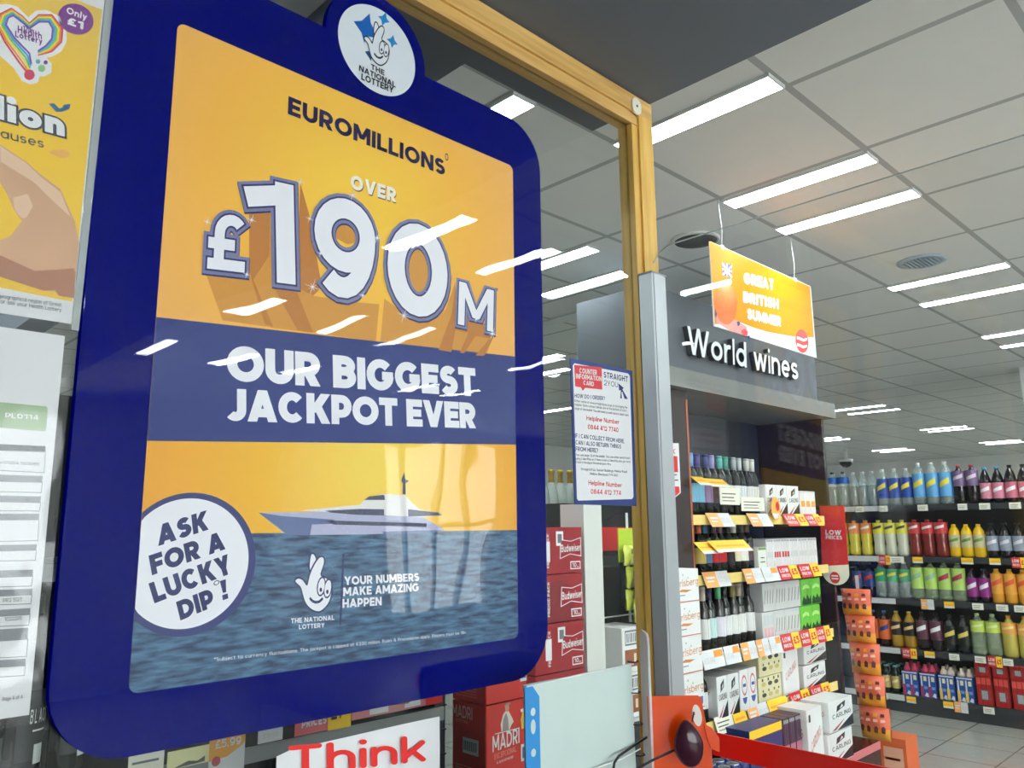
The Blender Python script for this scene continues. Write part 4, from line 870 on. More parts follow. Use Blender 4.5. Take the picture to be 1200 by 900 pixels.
# cans in the left part of the bottom deck, seen under the red strip
canp = thing('drink_can', 'c', 'can'); w = MB(); w.lathe([(.028, 0), (.033, .008), (.033, .15), (.027, .162)], mat('can_body', (70, 110, 80), .35), 14); w.build('body', canp)
w = MB(); w.lathe([(.0275, .1605), (.0265, .165), (.024, .162), (.001, .162)], mat('can_lid', (206, 208, 210), .3, .5, .6), 14); w.build('lid', canp)
canb = thing('drink_can', 'c', 'can'); w = MB(); w.lathe([(.028, 0), (.033, .008), (.033, .15), (.027, .162)], mat('can_body_blue', (40, 50, 110), .35), 14); w.build('body', canb)
w = MB(); w.lathe([(.0275, .1605), (.0265, .165), (.024, .162), (.001, .162)], mat('can_lid'), 14); w.build('lid', canb)
ce = [[canp, False], [canb, False]]
nk_ = int((yat(882, WXB-.03, WB)-.04-3.05)/.072)+1
for r in range(2):
    for k in range(nk_):
        col = 0 if k < nk_//2 else 1
        place(ce[col], (WXB-.045-.072*r, 3.05+.072*k, EYE+WB+.0012), 0, f'{"green" if col == 0 else "blue"} drink can, {ORD[k]} along the {("front", "rear")[r]} row below the red strip', 'cans on the bottom deck of the wine bay')
e = wine_proto((60, 70, 70), DG, (226, 230, 230), None, .235); place(e, (XW-.06, yat(822.5, XW-.06, WS[3]), EYE+WS[3]+.0012), math.pi/2, 'dark bottle with white label at the left end of the fourth wine shelf', 'bottles on the fourth wine shelf')

# price tickets ---------------------------------------------------------------------------
tkd = {}
def ticket_proto(kind):
    """upright card facing +x, bottom left corner at the origin, 1 m wide and high units scaled on copy"""
    if kind in tkd: return tkd[kind]
    t = thing('price_ticket', 't', 'price ticket'); F = (Vector((0, 0, 0)), VY, VZ, VX); W, H = .10, .075
    cols = {'white': paper, 'orange': paper, 'red': redp, 'yellow': yellowp, 'plain': mat('ticket_cream', (236, 234, 216), .6)}
    w = MB(); w.slab(F, [(-W/2, 0), (W/2, 0), (W/2, H), (-W/2, H)], 0, .0012, cols[kind]); w.build('card', t)
    w = MB(); w2 = MB()
    P_ = lambda u0, u1, v0, v1, m, o=.0015: w.flat(F, [(-W/2+u0*W, v0*H), (-W/2+u1*W, v0*H), (-W/2+u1*W, v1*H), (-W/2+u0*W, v1*H)], o, m)
    if kind == 'white':
        P_(.55, .95, .55, .92, orangep); w.text('£5.99', Vector((0, -W*.44, H*.3)), VY*W*.5, VZ*H*.3, VX, mat('price_blue', (70, 80, 140), .5), .16, .0017)
    elif kind == 'orange':
        P_(0, .5, 0, 1, mat('ticket_orange', (246, 176, 104), .5)); w.text('£5.50', Vector((0, W*.04, H*.3)), VY*W*.42, VZ*H*.34, VX, mat('price_blue'), .16, .0017); P_(.08, .42, .55, .68, paper, .0019); P_(.08, .36, .34, .44, paper, .0019)
    elif kind == 'red':
        P_(.58, 1, 0, 1, yellowp); w.text('LOW', Vector((0, -W*.44, H*.52)), VY*W*.44, VZ*H*.3, VX, paper, .22, .0017); w.text('PRICES', Vector((0, -W*.44, H*.18)), VY*W*.44, VZ*H*.22, VX, paper, .22, .0017); w.text('£5', Vector((0, W*.14, H*.3)), VY*W*.3, VZ*H*.45, VX, redp, .24, .0019)
    elif kind == 'yellow':
        P_(0, 1, 0, .25, paper); P_(.1, .9, .45, .6, orangep)
    elif kind == 'plain':
        P_(.1, .8, .62, .68, ink); P_(.1, .7, .4, .46, ink); P_(.1, .75, .2, .26, mat('form_line'))
    w.build('print', t); tkd[kind] = [t, False]; return tkd[kind]
def ticket(kind, loc, rot, scale, label, group):
    e = ticket_proto(kind); t = place(e, loc, rot[2], label, group); t.rotation_euler = rot; t.scale = scale; return t
KN = {'white': 'white and orange ticket', 'orange': 'half orange price ticket', 'red': 'red and yellow low price ticket', 'yellow': 'yellow promotion ticket', 'plain': 'cream price card'}
def wine_tickets(z, sn, its, tilt=-.28, h=1.0):
    for k, (kind, a, b) in enumerate(its):
        ya, yb = yat(a, XW+.012, z), yat(b, XW+.012, z)
        ticket(kind, (XW+.004+.075*h*math.sin(-tilt), (ya+yb)/2, EYE+z-.058), (0, tilt, 0), (1, (yb-ya)/.10, h), f'{KN[kind]}, {ORD[k]} from left on the {sn} edge', 'price tickets on the '+sn)
wine_tickets(WS[0], 'top wine shelf', [('orange', 828, 855), ('orange', 876, 900), ('red', 918, 942), ('red', 943, 960)], -.5)
wine_tickets(WS[1], 'second wine shelf', [('orange', 824, 853), ('orange', 871, 892), ('white', 893, 911), ('red', 912, 934), ('red', 936, 959)], -.35)
wine_tickets(WS[2], 'third wine shelf', [('white', 823, 848), ('white', 849, 867), ('orange', 869, 886), ('orange', 887, 901), ('white', 902, 915), ('red', 916, 937), ('red', 938, 957), ('red', 957, 973)], -.2, 1.1)
wine_tickets(WS[3], 'fourth wine shelf', [('plain', 838, 858), ('yellow', 859, 874), ('orange', 876, 899), ('yellow', 900, 922), ('red', 926, 948), ('red', 950, 972)], -.3, 1.0)
for (kind, a, b, z, x, sn) in (('yellow', 812, 826, .21, XW+.03, 'left'), ('yellow', 826, 849, .205, XW+.03, 'right')):
    ya, yb = yat(a, x, z), yat(b, x, z); ticket(kind, (x+.04, (ya+yb)/2, EYE+z-.02), (0, -.9, 0), (1, (yb-ya)/.1, .9), f'tilted yellow ticket in front of the capsules, {sn} one, over the top wine shelf', 'tilted yellow tickets')
for (kind, a, b, z, x, sn) in (('yellow', 815, 838, -.105, XW+.03, 'left'), ('yellow', 829, 871, -.10, XW+.035, 'right')):
    ya, yb = yat(a, x, z), yat(b, x, z); ticket(kind, (x+(.055 if sn == 'right' else .045), (ya+yb)/2, EYE+z-.02), (0, -.8, 0), (1, (yb-ya)/.1, 1), f'wide tilted yellow ticket over the second wine shelf, {sn} one', 'tilted yellow tickets')
for (a, b, z, h, d) in ((844, 867, .105, 1.1, 'left'), (869, 896, .075, .95, 'right')):
    x = XW+.012; ya, yb = yat(a, x, z), yat(b, x, z); ticket('plain', (x, (ya+yb)/2, EYE+z), (0, 0, 0), (1, (yb-ya)/.1, h), f'cream notice card in front of the bottle necks on the top wine shelf, {d} one', 'cream notice cards')
t = thing('round_tag', 'round orange tag with red spot on the edge of the top wine shelf', 'price tag', (XW+.02, yat(909, XW+.02, .09), EYE+.09), 'shelf tags')
F = (Vector(t.location), VY, VZ, VX); w = MB(); w.slab(F, arc(0, 0, .05, .062, 0, 345, 23), 0, .0012, mat('tag_orange', (240, 180, 90), .5)); w.build('disc', t); w = MB(); w.flat(F, arc(.018, .012, .02, .025, 0, 345, 15), .0016, redp); w.flat(F, [(-.04, -.025), (.03, -.025), (.02, -.05), (-.02, -.055)], .0016, paper); w.build('print', t)

# red and white wobbler at the end panel ------------------------------------------------
YL = 4.655; t = thing('promotion_sign', 'red and white hanging promotion sign with rounded end at the bay corner', 'sign', (-2.06, YL, EYE-.1))
cl = crop(950, 530, 4.8)
def pl(p): return ony(YL, *p)
def lp(pts): return [((q:=pl(cl(*p))).x, q.z-EYE) for p in pts]
top_ = lp([(50, 302), (190, 302)]); mid = lp([(65, 640), (213, 632)]); Fq = (Vector((0, YL, EYE)), VX, VZ, -VY)
xm0, xm1 = mid[0][0], mid[1][0]; zc = mid[0][1]-.035; rr = (xm1-xm0)/2
w = MB(); w.slab(Fq, [top_[0], top_[1], mid[1], mid[0]], 0, .002, redp); w.build('red_panel', t)
w = MB(); w.slab(Fq, [mid[0], mid[1]]+[(a, b) for a, b in arc((xm0+xm1)/2, zc, rr, rr*.9, 0, -180, 14)], 0, .002, mat('sign_cream', (232, 228, 214), .5)); w.build('rounded_end', t)
w = MB(); ptext(w, 'LOW', pl, cl(84, 463), cl(172, 466), cl(84, 436), paper, .22, .003, -VY); ptext(w, 'PRICES', pl, cl(86, 488), cl(178, 491), cl(86, 467), paper, .22, .003, -VY)
c = pl(cl(137, 705)); w.flat((c, VX, VZ, -VY), arc(0, 0, .030, .034, 0, 345, 19), .003, redp); 
for v in (.006, -.010): w.flat((c, VX, VZ, -VY), [(-.02, v), (.02, v), (.02, v+.008), (-.02, v+.008)], .0035, paper)
w.build('print', t)
w = MB(); w.box(top_[0][0]+.002, top_[0][0]+.012, YL, 4.6995, EYE+top_[0][1]-.03, EYE+top_[0][1]-.02, dgrey); w.build('bracket', t)
# column of orange multipacks on the corner ----------------------------------------------
cr1 = mat('snack_orange', (232, 112, 78), .35, .5, 0, .1, 30); cr2 = mat('snack_amber', (240, 160, 50), .4)
Y0 = 4.80; edges = [(-.375, -.525), (-.5265, -.68), (-.6815, -.855), (-.8565, -1.03), (-1.0315, -1.21)]
for k, (za, zb) in enumerate(edges):
    x0, x1 = -2.125+.012*k, -1.955+.012*k; loc = ((x0+x1)/2, Y0+.05, EYE+zb)
    t = thing('snack_multipack', f'orange snack multipack, {("topmost", "second from the top", "third from the top", "fourth from the top", "lowest")[k]} in the hanging column by the wine bay', 'snack pack', loc, 'hanging snack multipacks')
    vs = []; fs = []; nx, nz = 10, 8
    for sgn in (-1, 1):
        for j in range(nz+1):
            for i in range(nx+1):
                u, v = i/nx, j/nz; b = math.sin(math.pi*u)**.4*math.sin(math.pi*v)**.25 if 0 < i < nx and 0 < j < nz else 0
                vs.append((x0+(x1-x0)*u+.006*(v-.5)*(1 if i else -1), Y0+.05+sgn*(.004+.042*b+.004*math.sin(9*u+7*v+k)), EYE+zb+(za-zb)*v))
    st = (nx+1)*(nz+1); w = MB()
    for sgn in (0, 1):
        for mm, js in ((cr2, range(0, 3)), (cr1, range(3, nz))):
            f2 = []
            for j in js:
                for i in range(nx): a = sgn*st+j*(nx+1)+i; f2.append((a, a+1, a+nx+2, a+nx+1))
            w.mesh(vs, f2, mm, True)
    w.build('bag', t)
    def on(u, v): b = math.sin(math.pi*u)**.4*math.sin(math.pi*v)**.25; return Vector((x0+(x1-x0)*u, Y0+.05-(.006+.043*b+.004*abs(math.sin(9*u+7*v+k))), EYE+zb+(za-zb)*v))
    w = MB(); dk_ = mat('snack_dark', (104, 38, 40), .5); pl_ = mat('snack_pale', (250, 190, 170), .5)
    for u in (.16, .38, .62, .84):
        w.face([on(u-.06, .27), on(u+.05, .25), on(u+.07, .42), on(u+.01, .48), on(u-.05, .42)], dk_)
        w.face([on(u-.07, .58), on(u+.08, .60), on(u+.06, .68), on(u-.06, .67)], pl_); w.face([on(u-.07, .74), on(u+.06, .75), on(u+.05, .84), on(u-.05, .85)], dk_ if u in (.38, .84) else cr2)
    w.build('front_print', t)
t = thing('hanging_strip', 'thin clear hanging strip holding the orange multipacks', 'hanging strip', (-2.03, Y0+.05, EYE-.8)); w = MB(); w.box(-2.06, -2.04, Y0+.104, Y0+.106, EYE-1.22, EYE-.30, wgrey); w.build('strip', t); w = MB(); w.tube([(-2.05, Y0+.105, EYE-.30), (-2.05, Y0+.105, EYE-.25), (-2.05, 4.72, EYE-.25)], .003, dgrey); w.build('hook', t)
t = thing('snack_carton', 'pale orange display carton standing below the snack column', 'carton', (-1.98, 5.075, 0))
w = MB(); w.box(-2.07, -1.885, 4.985, 5.165, 0, EYE-1.22, mat('carton_orange', (226, 112, 66), .5)); w.build('carton_body', t); w = MB(); F = (Vector((-2.07, 4.985, 0)), VX*.185, VZ*.285, -VY); Rc(w, F, .3, .9, .35, .8, mat('carton_peach', (240, 190, 160), .5)); Rc(w, F, .35, .8, .55, .6, cr1); w.build('front_print', t)
# lager cartons stacked at the left end of the bay --------------------------------------------
def art_script(w, F):
    g = mat('hop_gold', (206, 130, 70), .5); T(w, F, 'Carlsberg', .06, .46, .98, .22, g, .12, slope=.06); w.flat(F, [(.25, .33), (.4, .40), (.75, .36), (.55, .30)], .0004, g); Rc(w, F, .2, .5, .2, .23, mat('form_line')); Rc(w, F, 0, 1, 0, .03, mat('hop_rust', (196, 96, 50), .5))
    for u, v in ((.3, .76), (.45, .84), (.62, .74)): w.flat(F, [(u-.02, v), (u, v-.03), (u+.02, v), (u, v+.05)], .0004, mat('hop_green', (120, 150, 90), .5))
zb = [-.178, -.315, -.452, -.60, -.745]
for k in range(4):
    carton('lager_carton', f'white lager carton with copper script, {("top", "second", "third", "lowest")[k]} of the stack beside the grey post', 'carton', XW+.16, 2.80, yat(822, XW+.16, -.45), zb[k+1], zb[k], .138, beerw, 'white lager cartons', art=art_script if k < 3 else lambda w, F: (art_script(w, F), Rc(w, F, .6, .95, .1, .32, mat('mid_blue_print', (60, 90, 160), .5))), side=art_script)
t = thing('carton_plinth', 'plain stand under the white lager cartons', 'plinth', (XW+.06, 2.885, 0)); w = MB(); w.box(XW+.025, XW+.16, 2.80, 2.97, 0, EYE-.752, brown); w.build('plinth_body', t); w = MB(); w.box(XW+.023, XW+.162, 2.798, 2.972, EYE-.752, EYE-.746, dgrey); w.build('plinth_top', t)
t = thing('age_check_notice', 'small white and red notice on the brown pilaster left of the wines', 'notice', (XW+.012, 3.09, EYE+.26)); cn = crop(780, 500, 6)
def pn(p): return onx(XW+.0125, *p)
w = MB(); q = [((p:=pn(cn(*a))).y, p.z-EYE) for a in ((-90, 112), (92, 117), (107, 465), (70, 497), (-80, 495))]; w.slab(FX(XW+.0125), q, -.002, 0, paper); w.build('sheet', t)
w = MB(); ptext(w, 'Think', pn, cn(-95, 186), cn(68, 190), cn(-92, 138), redp, .13, .0004)
for a in (((-80, 205), (82, 207), (88, 320), (-78, 322)), ((-78, 425), (95, 420), (100, 462), (66, 490), (-76, 490))): ppoly(w, pn, [cn(*p) for p in a], redp, .0004)
for a in (((-60, 335), (80, 335), (80, 342), (-60, 342)), ((-60, 375), (88, 372), (88, 380), (-60, 383))): ppoly(w, pn, [cn(*p) for p in a], ink, .0004)
w.build('print', t)

# ================================================================== THE HANGING SIGN
XG = -1.61; hs = thing('hanging_sign', 'orange and white summer sale sign hanging on cords from the ceiling', 'sign', (XG, 3.15, EYE+.95))
def pg(p): return onx(XG+.004, *p)
cg = crop(760, 240, 5); ya, yb, za, zbb = 2.707, 3.602, .781, 1.135
w = MB(); w.slab(FX(XG), [(ya, za), (yb, za), (yb, zbb), (ya, zbb)], -.004, .004, paper); w.build('board', hs)
w = MB(); sgold = grad_print('sign_gold', (0, .2, 0), (212, 140, 22), (206, 124, 22), (206, 126, 44), .1, .65)
ppoly(w, pg, [cg(355, 213), cg(945, 480), cg(969, 776), cg(850, 772), cg(700, 745), cg(600, 715), cg(540, 690), cg(388, 700)], sgold, .0006); w.build('gold_print', hs)
w = MB(); PPg = lambda pts, m, o: ppoly(w, pg, [cg(*p) for p in pts], m, o)
bun = grad_print('bun_print', (0, -.36, .05), (246, 196, 150), (214, 132, 78), (196, 104, 60), .0, .13)
PPg([(388, 640), (400, 690), (480, 740), (580, 770), (575, 715), (520, 680)], mat('meat_print', (222, 128, 122), .5), .0009)
PPg([(452+66*math.cos(a), 578+8*math.cos(a)+124*math.sin(a)) for a in (k*math.pi/14 for k in range(28))], bun, .0012)
PPg([(540, 740), (560, 725), (583, 745), (575, 768), (550, 765)], mat('card_red'), .0012); PPg([(515, 685), (530, 682), (536, 700), (522, 716)], navy, .0012); PPg([(575, 770), (592, 765), (590, 800), (578, 785)], navy, .0011); PPg([(388, 605), (400, 640), (394, 668), (387, 640)], navy, .0013)
w.build('burger_print', hs)
w = MB(); PPg([(430, 338), (487, 352), (487, 428), (432, 414)], mat('flag_blue', (70, 74, 140), .5), .0009)
for q in ([(430, 372), (487, 386), (487, 396), (430, 382)], [(454, 344), (462, 346), (463, 422), (455, 420)], [(430, 340), (436, 341), (487, 420), (487, 428), (480, 426), (430, 350)], [(487, 354), (487, 364), (438, 414), (432, 412), (432, 404)]): PPg(q, paper, .0011)
for q in ([(430, 375), (487, 389), (487, 393), (430, 379)], [(456, 344), (460, 345), (461, 421), (457, 420)]): PPg(q, mat('card_red'), .0013)
w.build('flag_print', hs)
w = MB(); halo = mat('sign_shade', (236, 150, 40), .5)
for s_, bl, br_, tl in (('GREAT', (558, 462), (734, 502), (556, 394)), ('BRITISH', (553, 572), (762, 614), (553, 506)), ('SUMMER', (578, 670), (776, 716), (576, 606))):
    ptext(w, s_, pg, cg(*bl), cg(*br_), cg(*tl), paper, .27, .0011, rnd=True, gap=.07)
for q in (((540, 490), (548, 500)), ((536, 530), (550, 532)), ((540, 566), (552, 558)), ((768, 552), (776, 544)), ((772, 580), (788, 580)), ((772, 600), (788, 616))):
    for z_ in strip([cg(*p) for p in q], .8): ppoly(w, pg, z_, mat('ray_red', (226, 110, 50), .5), .0011)
w.build('lettering', hs)
w = MB(); PPg([(898+38*math.cos(a), 799+10*math.cos(a)+68*math.sin(a)) for a in (k*math.pi/14 for k in range(28))], redp, .0009)
for y in (778, 818): PPg([(868, y-8), (885, y-2), (905, y+8), (926, y+2), (928, y+16), (905, y+24), (885, y+14), (868, y+10)], paper, .0012)
w.build('red_emblem', hs)
w = MB()
for yy in (2.80, 3.44):
    w.tube([(XG, yy, EYE+zbb-.01), (XG+.004, yy+.002, EYE+zbb+.08), (XG-.002, yy-.004, EYE+CEIL-.001)], .0018, mat('cord_white', (206, 206, 206), .5), 6); w.box(XG-.006, XG+.006, yy-.01, yy+.01, EYE+zbb-.012, EYE+zbb+.006, wgrey)
w.build('cords', hs)

# ================================================================== THE SOFT DRINKS BAY
YD = 7.0; DS = [.158, -.262, -.605, -1.0, -1.366]; SN = ['top', 'second', 'third', 'fourth', 'bottom']
db = thing('drinks_display_bay', 'long dark shelving bay of soft drinks at the far side of the aisle', 'display shelves', (-2.2, 7.25, 0))
w = MB(); w.box(-4.4, -.5, 7.50, 7.54, 0, EYE+.36, mat('bay_liner', (44, 47, 50), .5)); w.build('back_panel', db)
w = MB(); w.box(-4.4, -.5, 7.02, 7.50, 0, .10, dgrey); w.build('plinth', db)
for k, z in enumerate(DS):
    w = MB(); w.box(-4.4, -.5, YD+.006, 7.50, EYE+z-.025, EYE+z, dgrey); sh_ = w.build('shelf', db)
    w = MB(); w.box(-2.62, -.5, YD, YD+.006, EYE+z-.045, EYE+z-.001, dgrey); w.build('price_rail', sh_)
    w = MB(); w.box(-4.4, -2.62, YD, YD+.006, EYE+z-.045, EYE+z-.001, wgrey); w.build('white_price_rail', sh_)
for x in (-4.4, -.52):
    w = MB(); w.box(x, x+.02, 7.02, 7.54, .1, EYE+.36, dgrey); w.build('upright', db)
clearb = clear('bottle_clear', (.86, .93, .90), .10, .03, haze=.26, hazecol=(.70, .80, .78)); clearg = clear('bottle_clear_green', (.86, .95, .80), .10, .03, haze=.28, hazecol=(.64, .76, .52))
_sp = {}
def soda(words, body, cap, lab, acc, h, r, fr, style):
    key = (body if not hasattr(body, 'name') else body.name, cap, lab, acc, h, r, fr, style)
    if key in _sp: return _sp[key]
    bm = body if hasattr(body, 'name') else mat(f'drink_{body}', body, .12, .6)
    if style == 'waist': prof = [(r*.8, 0), (r, .02), (r, h*.22), (r*.88, h*.34), (r*.98, h*.46), (r, h*.68), (r*.8, h*.8), (r*.42, h*.9), (.013, h*.93), (.013, h*.95)]
    elif style == 'round': prof = [(r*.8, 0), (r, .015), (r, h*.66), (r*.9, h*.78), (r*.6, h*.88), (.016, h*.93), (.014, h*.95)]
    else: prof = [(r*.82, 0), (r, .02), (r, h*.6), (r*.93, h*.68), (r*.7, h*.8), (r*.38, h*.9), (.013, h*.93), (.013, h*.95)]
    a0, a1 = h*fr[0], h*fr[1]; d = a1-a0
    t = bottle('drink_bottle', 'd', 'drink bottle', prof, bm, mat(f'cap_{cap}', cap, .4), (.0165, h*.94, h), mat(f'sleeve_{lab}', lab, .45) if lab else None, (r*1.012, a0, a1) if lab else None,
               mat(f'accent_{acc}', acc, .45) if acc else None, (a0+d*.35, a0+d*.55, a0+d*.55, a0+d*.8) if acc else None, seg=16)
    _sp[key] = [t, False]; return _sp[key]
BLK = (26, 22, 26)
runs = [
 (0, [([969.5], .27, .040, (214, 206, 60), (230, 210, 60), None, None, (.3, .6), 'plain', 'yellow bottle'),
      ([982, 996], .30, .047, clearb, (40, 40, 44), (40, 100, 184), None, (.66, .84), 'plain', 'clear water bottle with blue band'),
      ([1007, 1017.5, 1028], .29, .039, clearb, (220, 220, 220), None, None, (.3, .6), 'plain', 'clear unlabelled bottle'),
      ([1038, 1052, 1066], .30, .047, clearb, (226, 226, 226), (28, 74, 168), (240, 214, 60), (.2, .74), 'plain', 'clear bottle with dark blue and yellow label'),
      ([1079, 1093, 1110], .335, .050, clearb, (230, 230, 230), (104, 172, 224), (240, 220, 70), (.18, .74), 'plain', 'tall clear bottle with sky blue label'),
      ([1126.5, 1139], .30, .046, BLK, (196, 60, 70), (120, 96, 132), (220, 200, 214), (.45, .85), 'plain', 'dark bottle with mauve label'),
      ([1151.5, 1163.5], .27, .042, BLK, (60, 140, 200), (210, 130, 150), (250, 240, 244), (.12, .56), 'plain', 'black bottle with pink label and blue cap'),
      ([1177, 1189], .28, .043, BLK, (30, 30, 34), (206, 110, 130), (246, 230, 234), (.12, .54), 'plain', 'black bottle with rose label and black cap'),
      ([1202, 1215], .28, .045, (50, 40, 90), (120, 60, 140), (112, 96, 190), None, (.15, .56), 'plain', 'purple bottle at the photo edge')]),
 (1, [([988, 1001, 1015], .29, .047, (214, 196, 40), (232, 120, 50), (236, 138, 60), (240, 236, 220), (.62, .92), 'waist', 'yellow drink with orange label'),
      ([1030, 1044, 1059], .29, .047, (206, 206, 180), (230, 214, 60), (232, 222, 60), (60, 60, 60), (.62, .92), 'waist', 'cloudy drink with yellow label'),
      ([1074, 1090, 1107], .29, .049, (132, 44, 40), (196, 40, 44), (206, 60, 60), (230, 220, 220), (.62, .92), 'waist', 'red drink with red label'),
      ([1123, 1136, 1149], .25, .043, (244, 196, 30), (250, 200, 30), (210, 196, 150), (100, 150, 70), (.3, .68), 'round', 'small bright yellow bottle'),
      ([1163, 1176, 1190], .26, .044, BLK, (34, 34, 38), (150, 156, 170), (220, 220, 226), (.2, .62), 'plain', 'black bottle with silver label'),
      ([1203], .26, .044, (150, 40, 40), (200, 40, 44), (200, 50, 60), None, (.3, .7), 'plain', 'red bottle at the photo edge')]),
 (2, [([1005, 1019], .275, .046, (26, 26, 48), (30, 60, 140), (44, 60, 128), (206, 50, 56), (.3, .75), 'plain', 'navy cola bottle with red mark'),
      ([1032, 1047, 1063], .29, .047, clearb, (230, 230, 226), (44, 160, 104), (226, 214, 70), (.45, .78), 'plain', 'clear lemonade with green label'),
      ([1080, 1095], .30, .050, clearg, (150, 190, 80), (190, 222, 112), (150, 190, 150), (.28, .82), 'plain', 'clear drink with lime label'),
      ([1109, 1124], .30, .050, clearg, (150, 190, 80), (182, 216, 110), (170, 46, 70), (.28, .82), 'plain', 'clear drink with lime and cherry label'),
      ([1142, 1155], .25, .042, (40, 24, 44), (40, 30, 44), (150, 44, 130), (236, 226, 236), (.16, .72), 'plain', 'dark bottle with magenta label'),
      ([1169, 1182, 1195], .25, .043, (236, 166, 50), (240, 180, 60), (244, 170, 60), (232, 96, 60), (.28, .86), 'round', 'orange juice bottle with coral mark'),
      ([1208], .25, .043, (236, 166, 50), (240, 180, 60), (244, 170, 60), None, (.28, .86), 'round', 'orange bottle cut by the photo edge')]),
 (3, [([1014, 1026, 1039], .275, .046, (50, 26, 22), (60, 110, 170), (226, 106, 44), (52, 60, 130), (.2, .76), 'plain', 'brown drink with orange and blue label'),
      ([1054, 1068], .28, .049, (176, 132, 34), (180, 160, 60), (30, 26, 26), (232, 190, 130), (.34, .72), 'plain', 'amber drink with black label'),
      ([1084, 1099], .285, .050, (34, 24, 30), (40, 36, 40), (96, 50, 66), (232, 232, 232), (.28, .78), 'plain', 'dark bottle with white swirl on plum label'),
      ([1115, 1130], .275, .048, (18, 26, 30), (40, 44, 44), (24, 28, 26), (222, 200, 96), (.2, .72), 'plain', 'black bottle with gold lettered label'),
      ([1147, 1163], .30, .052, clearg, (196, 214, 140), (200, 220, 90), (226, 236, 170), (.56, .82), 'plain', 'pale clear drink with lime yellow label'),
      ([1181, 1197], .30, .052, (204, 186, 84), (230, 150, 60), (240, 170, 84), (250, 214, 130), (.56, .82), 'plain', 'pale yellow drink with orange label'),
      ([1213], .30, .052, (204, 186, 84), (230, 150, 60), (240, 170, 84), None, (.56, .82), 'plain', 'yellow drink cut by the photo edge')]),
]
for si, rs in runs:
    y = YD+.075; flat_ = [(px, q[2]) for q in rs for px in q[0]]
    xs_ = relax([xat(px, y-r_, DS[si]) for px, r_ in flat_], [r_*1.012 for px, r_ in flat_], gap=.002); n_ = -1
    for pxs, h, r, body, cap, lab, acc, fr, st, words in rs:
        for k, px in enumerate(pxs):
            n_ += 1
            pos = f', {ORD[k]} of {["", "", "two", "three"][len(pxs)]} on the {SN[si]} drinks shelf' if len(pxs) > 1 else f', alone on the {SN[si]} drinks shelf'
            e = soda(words, body, cap, lab, acc, h*1.03, r, fr, st)
            place(e, (xs_[n_], y, EYE+DS[si]+.0012), random.uniform(-.12, .12), words+pos, f'bottles on the {SN[si]} drinks shelf')
    # second row standing behind, same kinds
gm = soda('', (26, 40, 34), (120, 176, 170), (206, 176, 110), (240, 220, 160), .215, .032, (.18, .62), 'plain')
for row in range(3):
    for k in range(4):
        y = YD+.06+.075*row
        place(gm, (xat(1020, YD+.06, DS[4])+.072*k, y, EYE+DS[4]+.0012), 0, f'small dark green bottle, {ORD[k]} in the {("front", "middle", "back")[row]} row of the bottom drinks shelf', 'small green bottles on the bottom drinks shelf')
def ycarton(name, label, cat, xa, xb, y0, depth, z0, z1, m, group, art): 
    return carton(name, label, cat, xb, y0, y0+depth, z0, z1, xb-xa, m, group, side=art)
drk = mat('can_grey', (160, 164, 166), .4)
def art_blue(col):
    def f(w, F):
        m = mat(f'splash_{col}', col, .5)
        for u in (.0, .5):
            Rc(w, F, u+.02, u+.20, .0, .46, m, .0004); Rc(w, F, u+.06, u+.15, .46, .9, paper, .0004); Rc(w, F, u+.24, u+.44, .68, .88, mat('badge_cream', (226, 222, 170), .5), .0004); Rc(w, F, u+.24, u+.46, .34, .46, mat('spirit_light', (120, 150, 210), .4), .0004)
            w.flat(F, [(u+.24, .05), (u+.48, .0), (u+.48, .16), (u+.36, .2)], .0004, paper)
        Rc(w, F, 0, 1, .95, 1, paper, .0004)
    return f
pb = mat('pack_blue', (40, 82, 162), .4)
for k, (a, b, col) in enumerate(((1058, 1078, (170, 50, 96)), (1079, 1099, (170, 50, 96)), (1101, 1121, (236, 200, 90)), (1122, 1143, (236, 200, 90)))):
    nm = ('left', 'right')[k % 2]; cn_ = 'magenta' if k < 2 else 'yellow'
    xa, xb = xat(a, YD+.03, DS[4])+.004, xat(b, YD+.03, DS[4])-.004
    t = ycarton('bottle_multipack', f'blue and {cn_} bottle multipack, {nm} of the pair on the bottom drinks shelf', 'multipack', xa, xb, YD+.03, .2, DS[4], DS[4]+.185, pb, 'blue bottle multipacks', art_blue(col))
    for q in range(2):
        for j in range(2):
            w = MB(); w.lathe([(.030, .0), (.026, .02), (.013, .045), (.013, .062), (.001, .063)], mat(f'cap_top_{col}', (214, 70, 100) if k < 2 else (226, 210, 190), .4), 12, (xa+(xb-xa)*(.27+.46*q), YD+.08+.09*j, EYE+DS[4]+.186)); w.build('bottle_neck', t)
def art_redpack(w, F):
    for u in (.02, .35, .68): Rc(w, F, u, u+.28, .72, .95, mat('red_can_light', (226, 80, 70), .4), .0004); Rc(w, F, u+.285, u+.325, 0, 1, mat('red_dark', (110, 20, 24), .5), .0004)
    Rc(w, F, .15, .85, .15, .55, mat('red_mid', (150, 60, 60), .5), .0005); Rc(w, F, .3, .7, .2, .5, mat('can_grey', (160, 164, 166), .4), .0006)
pr_ = mat('pack_red', (178, 34, 32), .35)
for k, (a, b) in enumerate(((1146, 1165.5), (1167, 1186), (1188, 1208))):
    for j in range(2):
        xa, xb = xat(a, YD+.03, DS[4])+.003, xat(b, YD+.03, DS[4])-.003
        h0 = DS[4]+(.0 if j == 0 else .215)
        ycarton('can_multipack', f'red can multipack, {ORD[k]} of three in the {("lower", "upper")[j]} tier of the bottom drinks shelf', 'multipack', xa, xb, YD+.03, .25, h0, h0+(.212 if j == 0 else .125), pr_, 'red can multipacks', art_redpack)
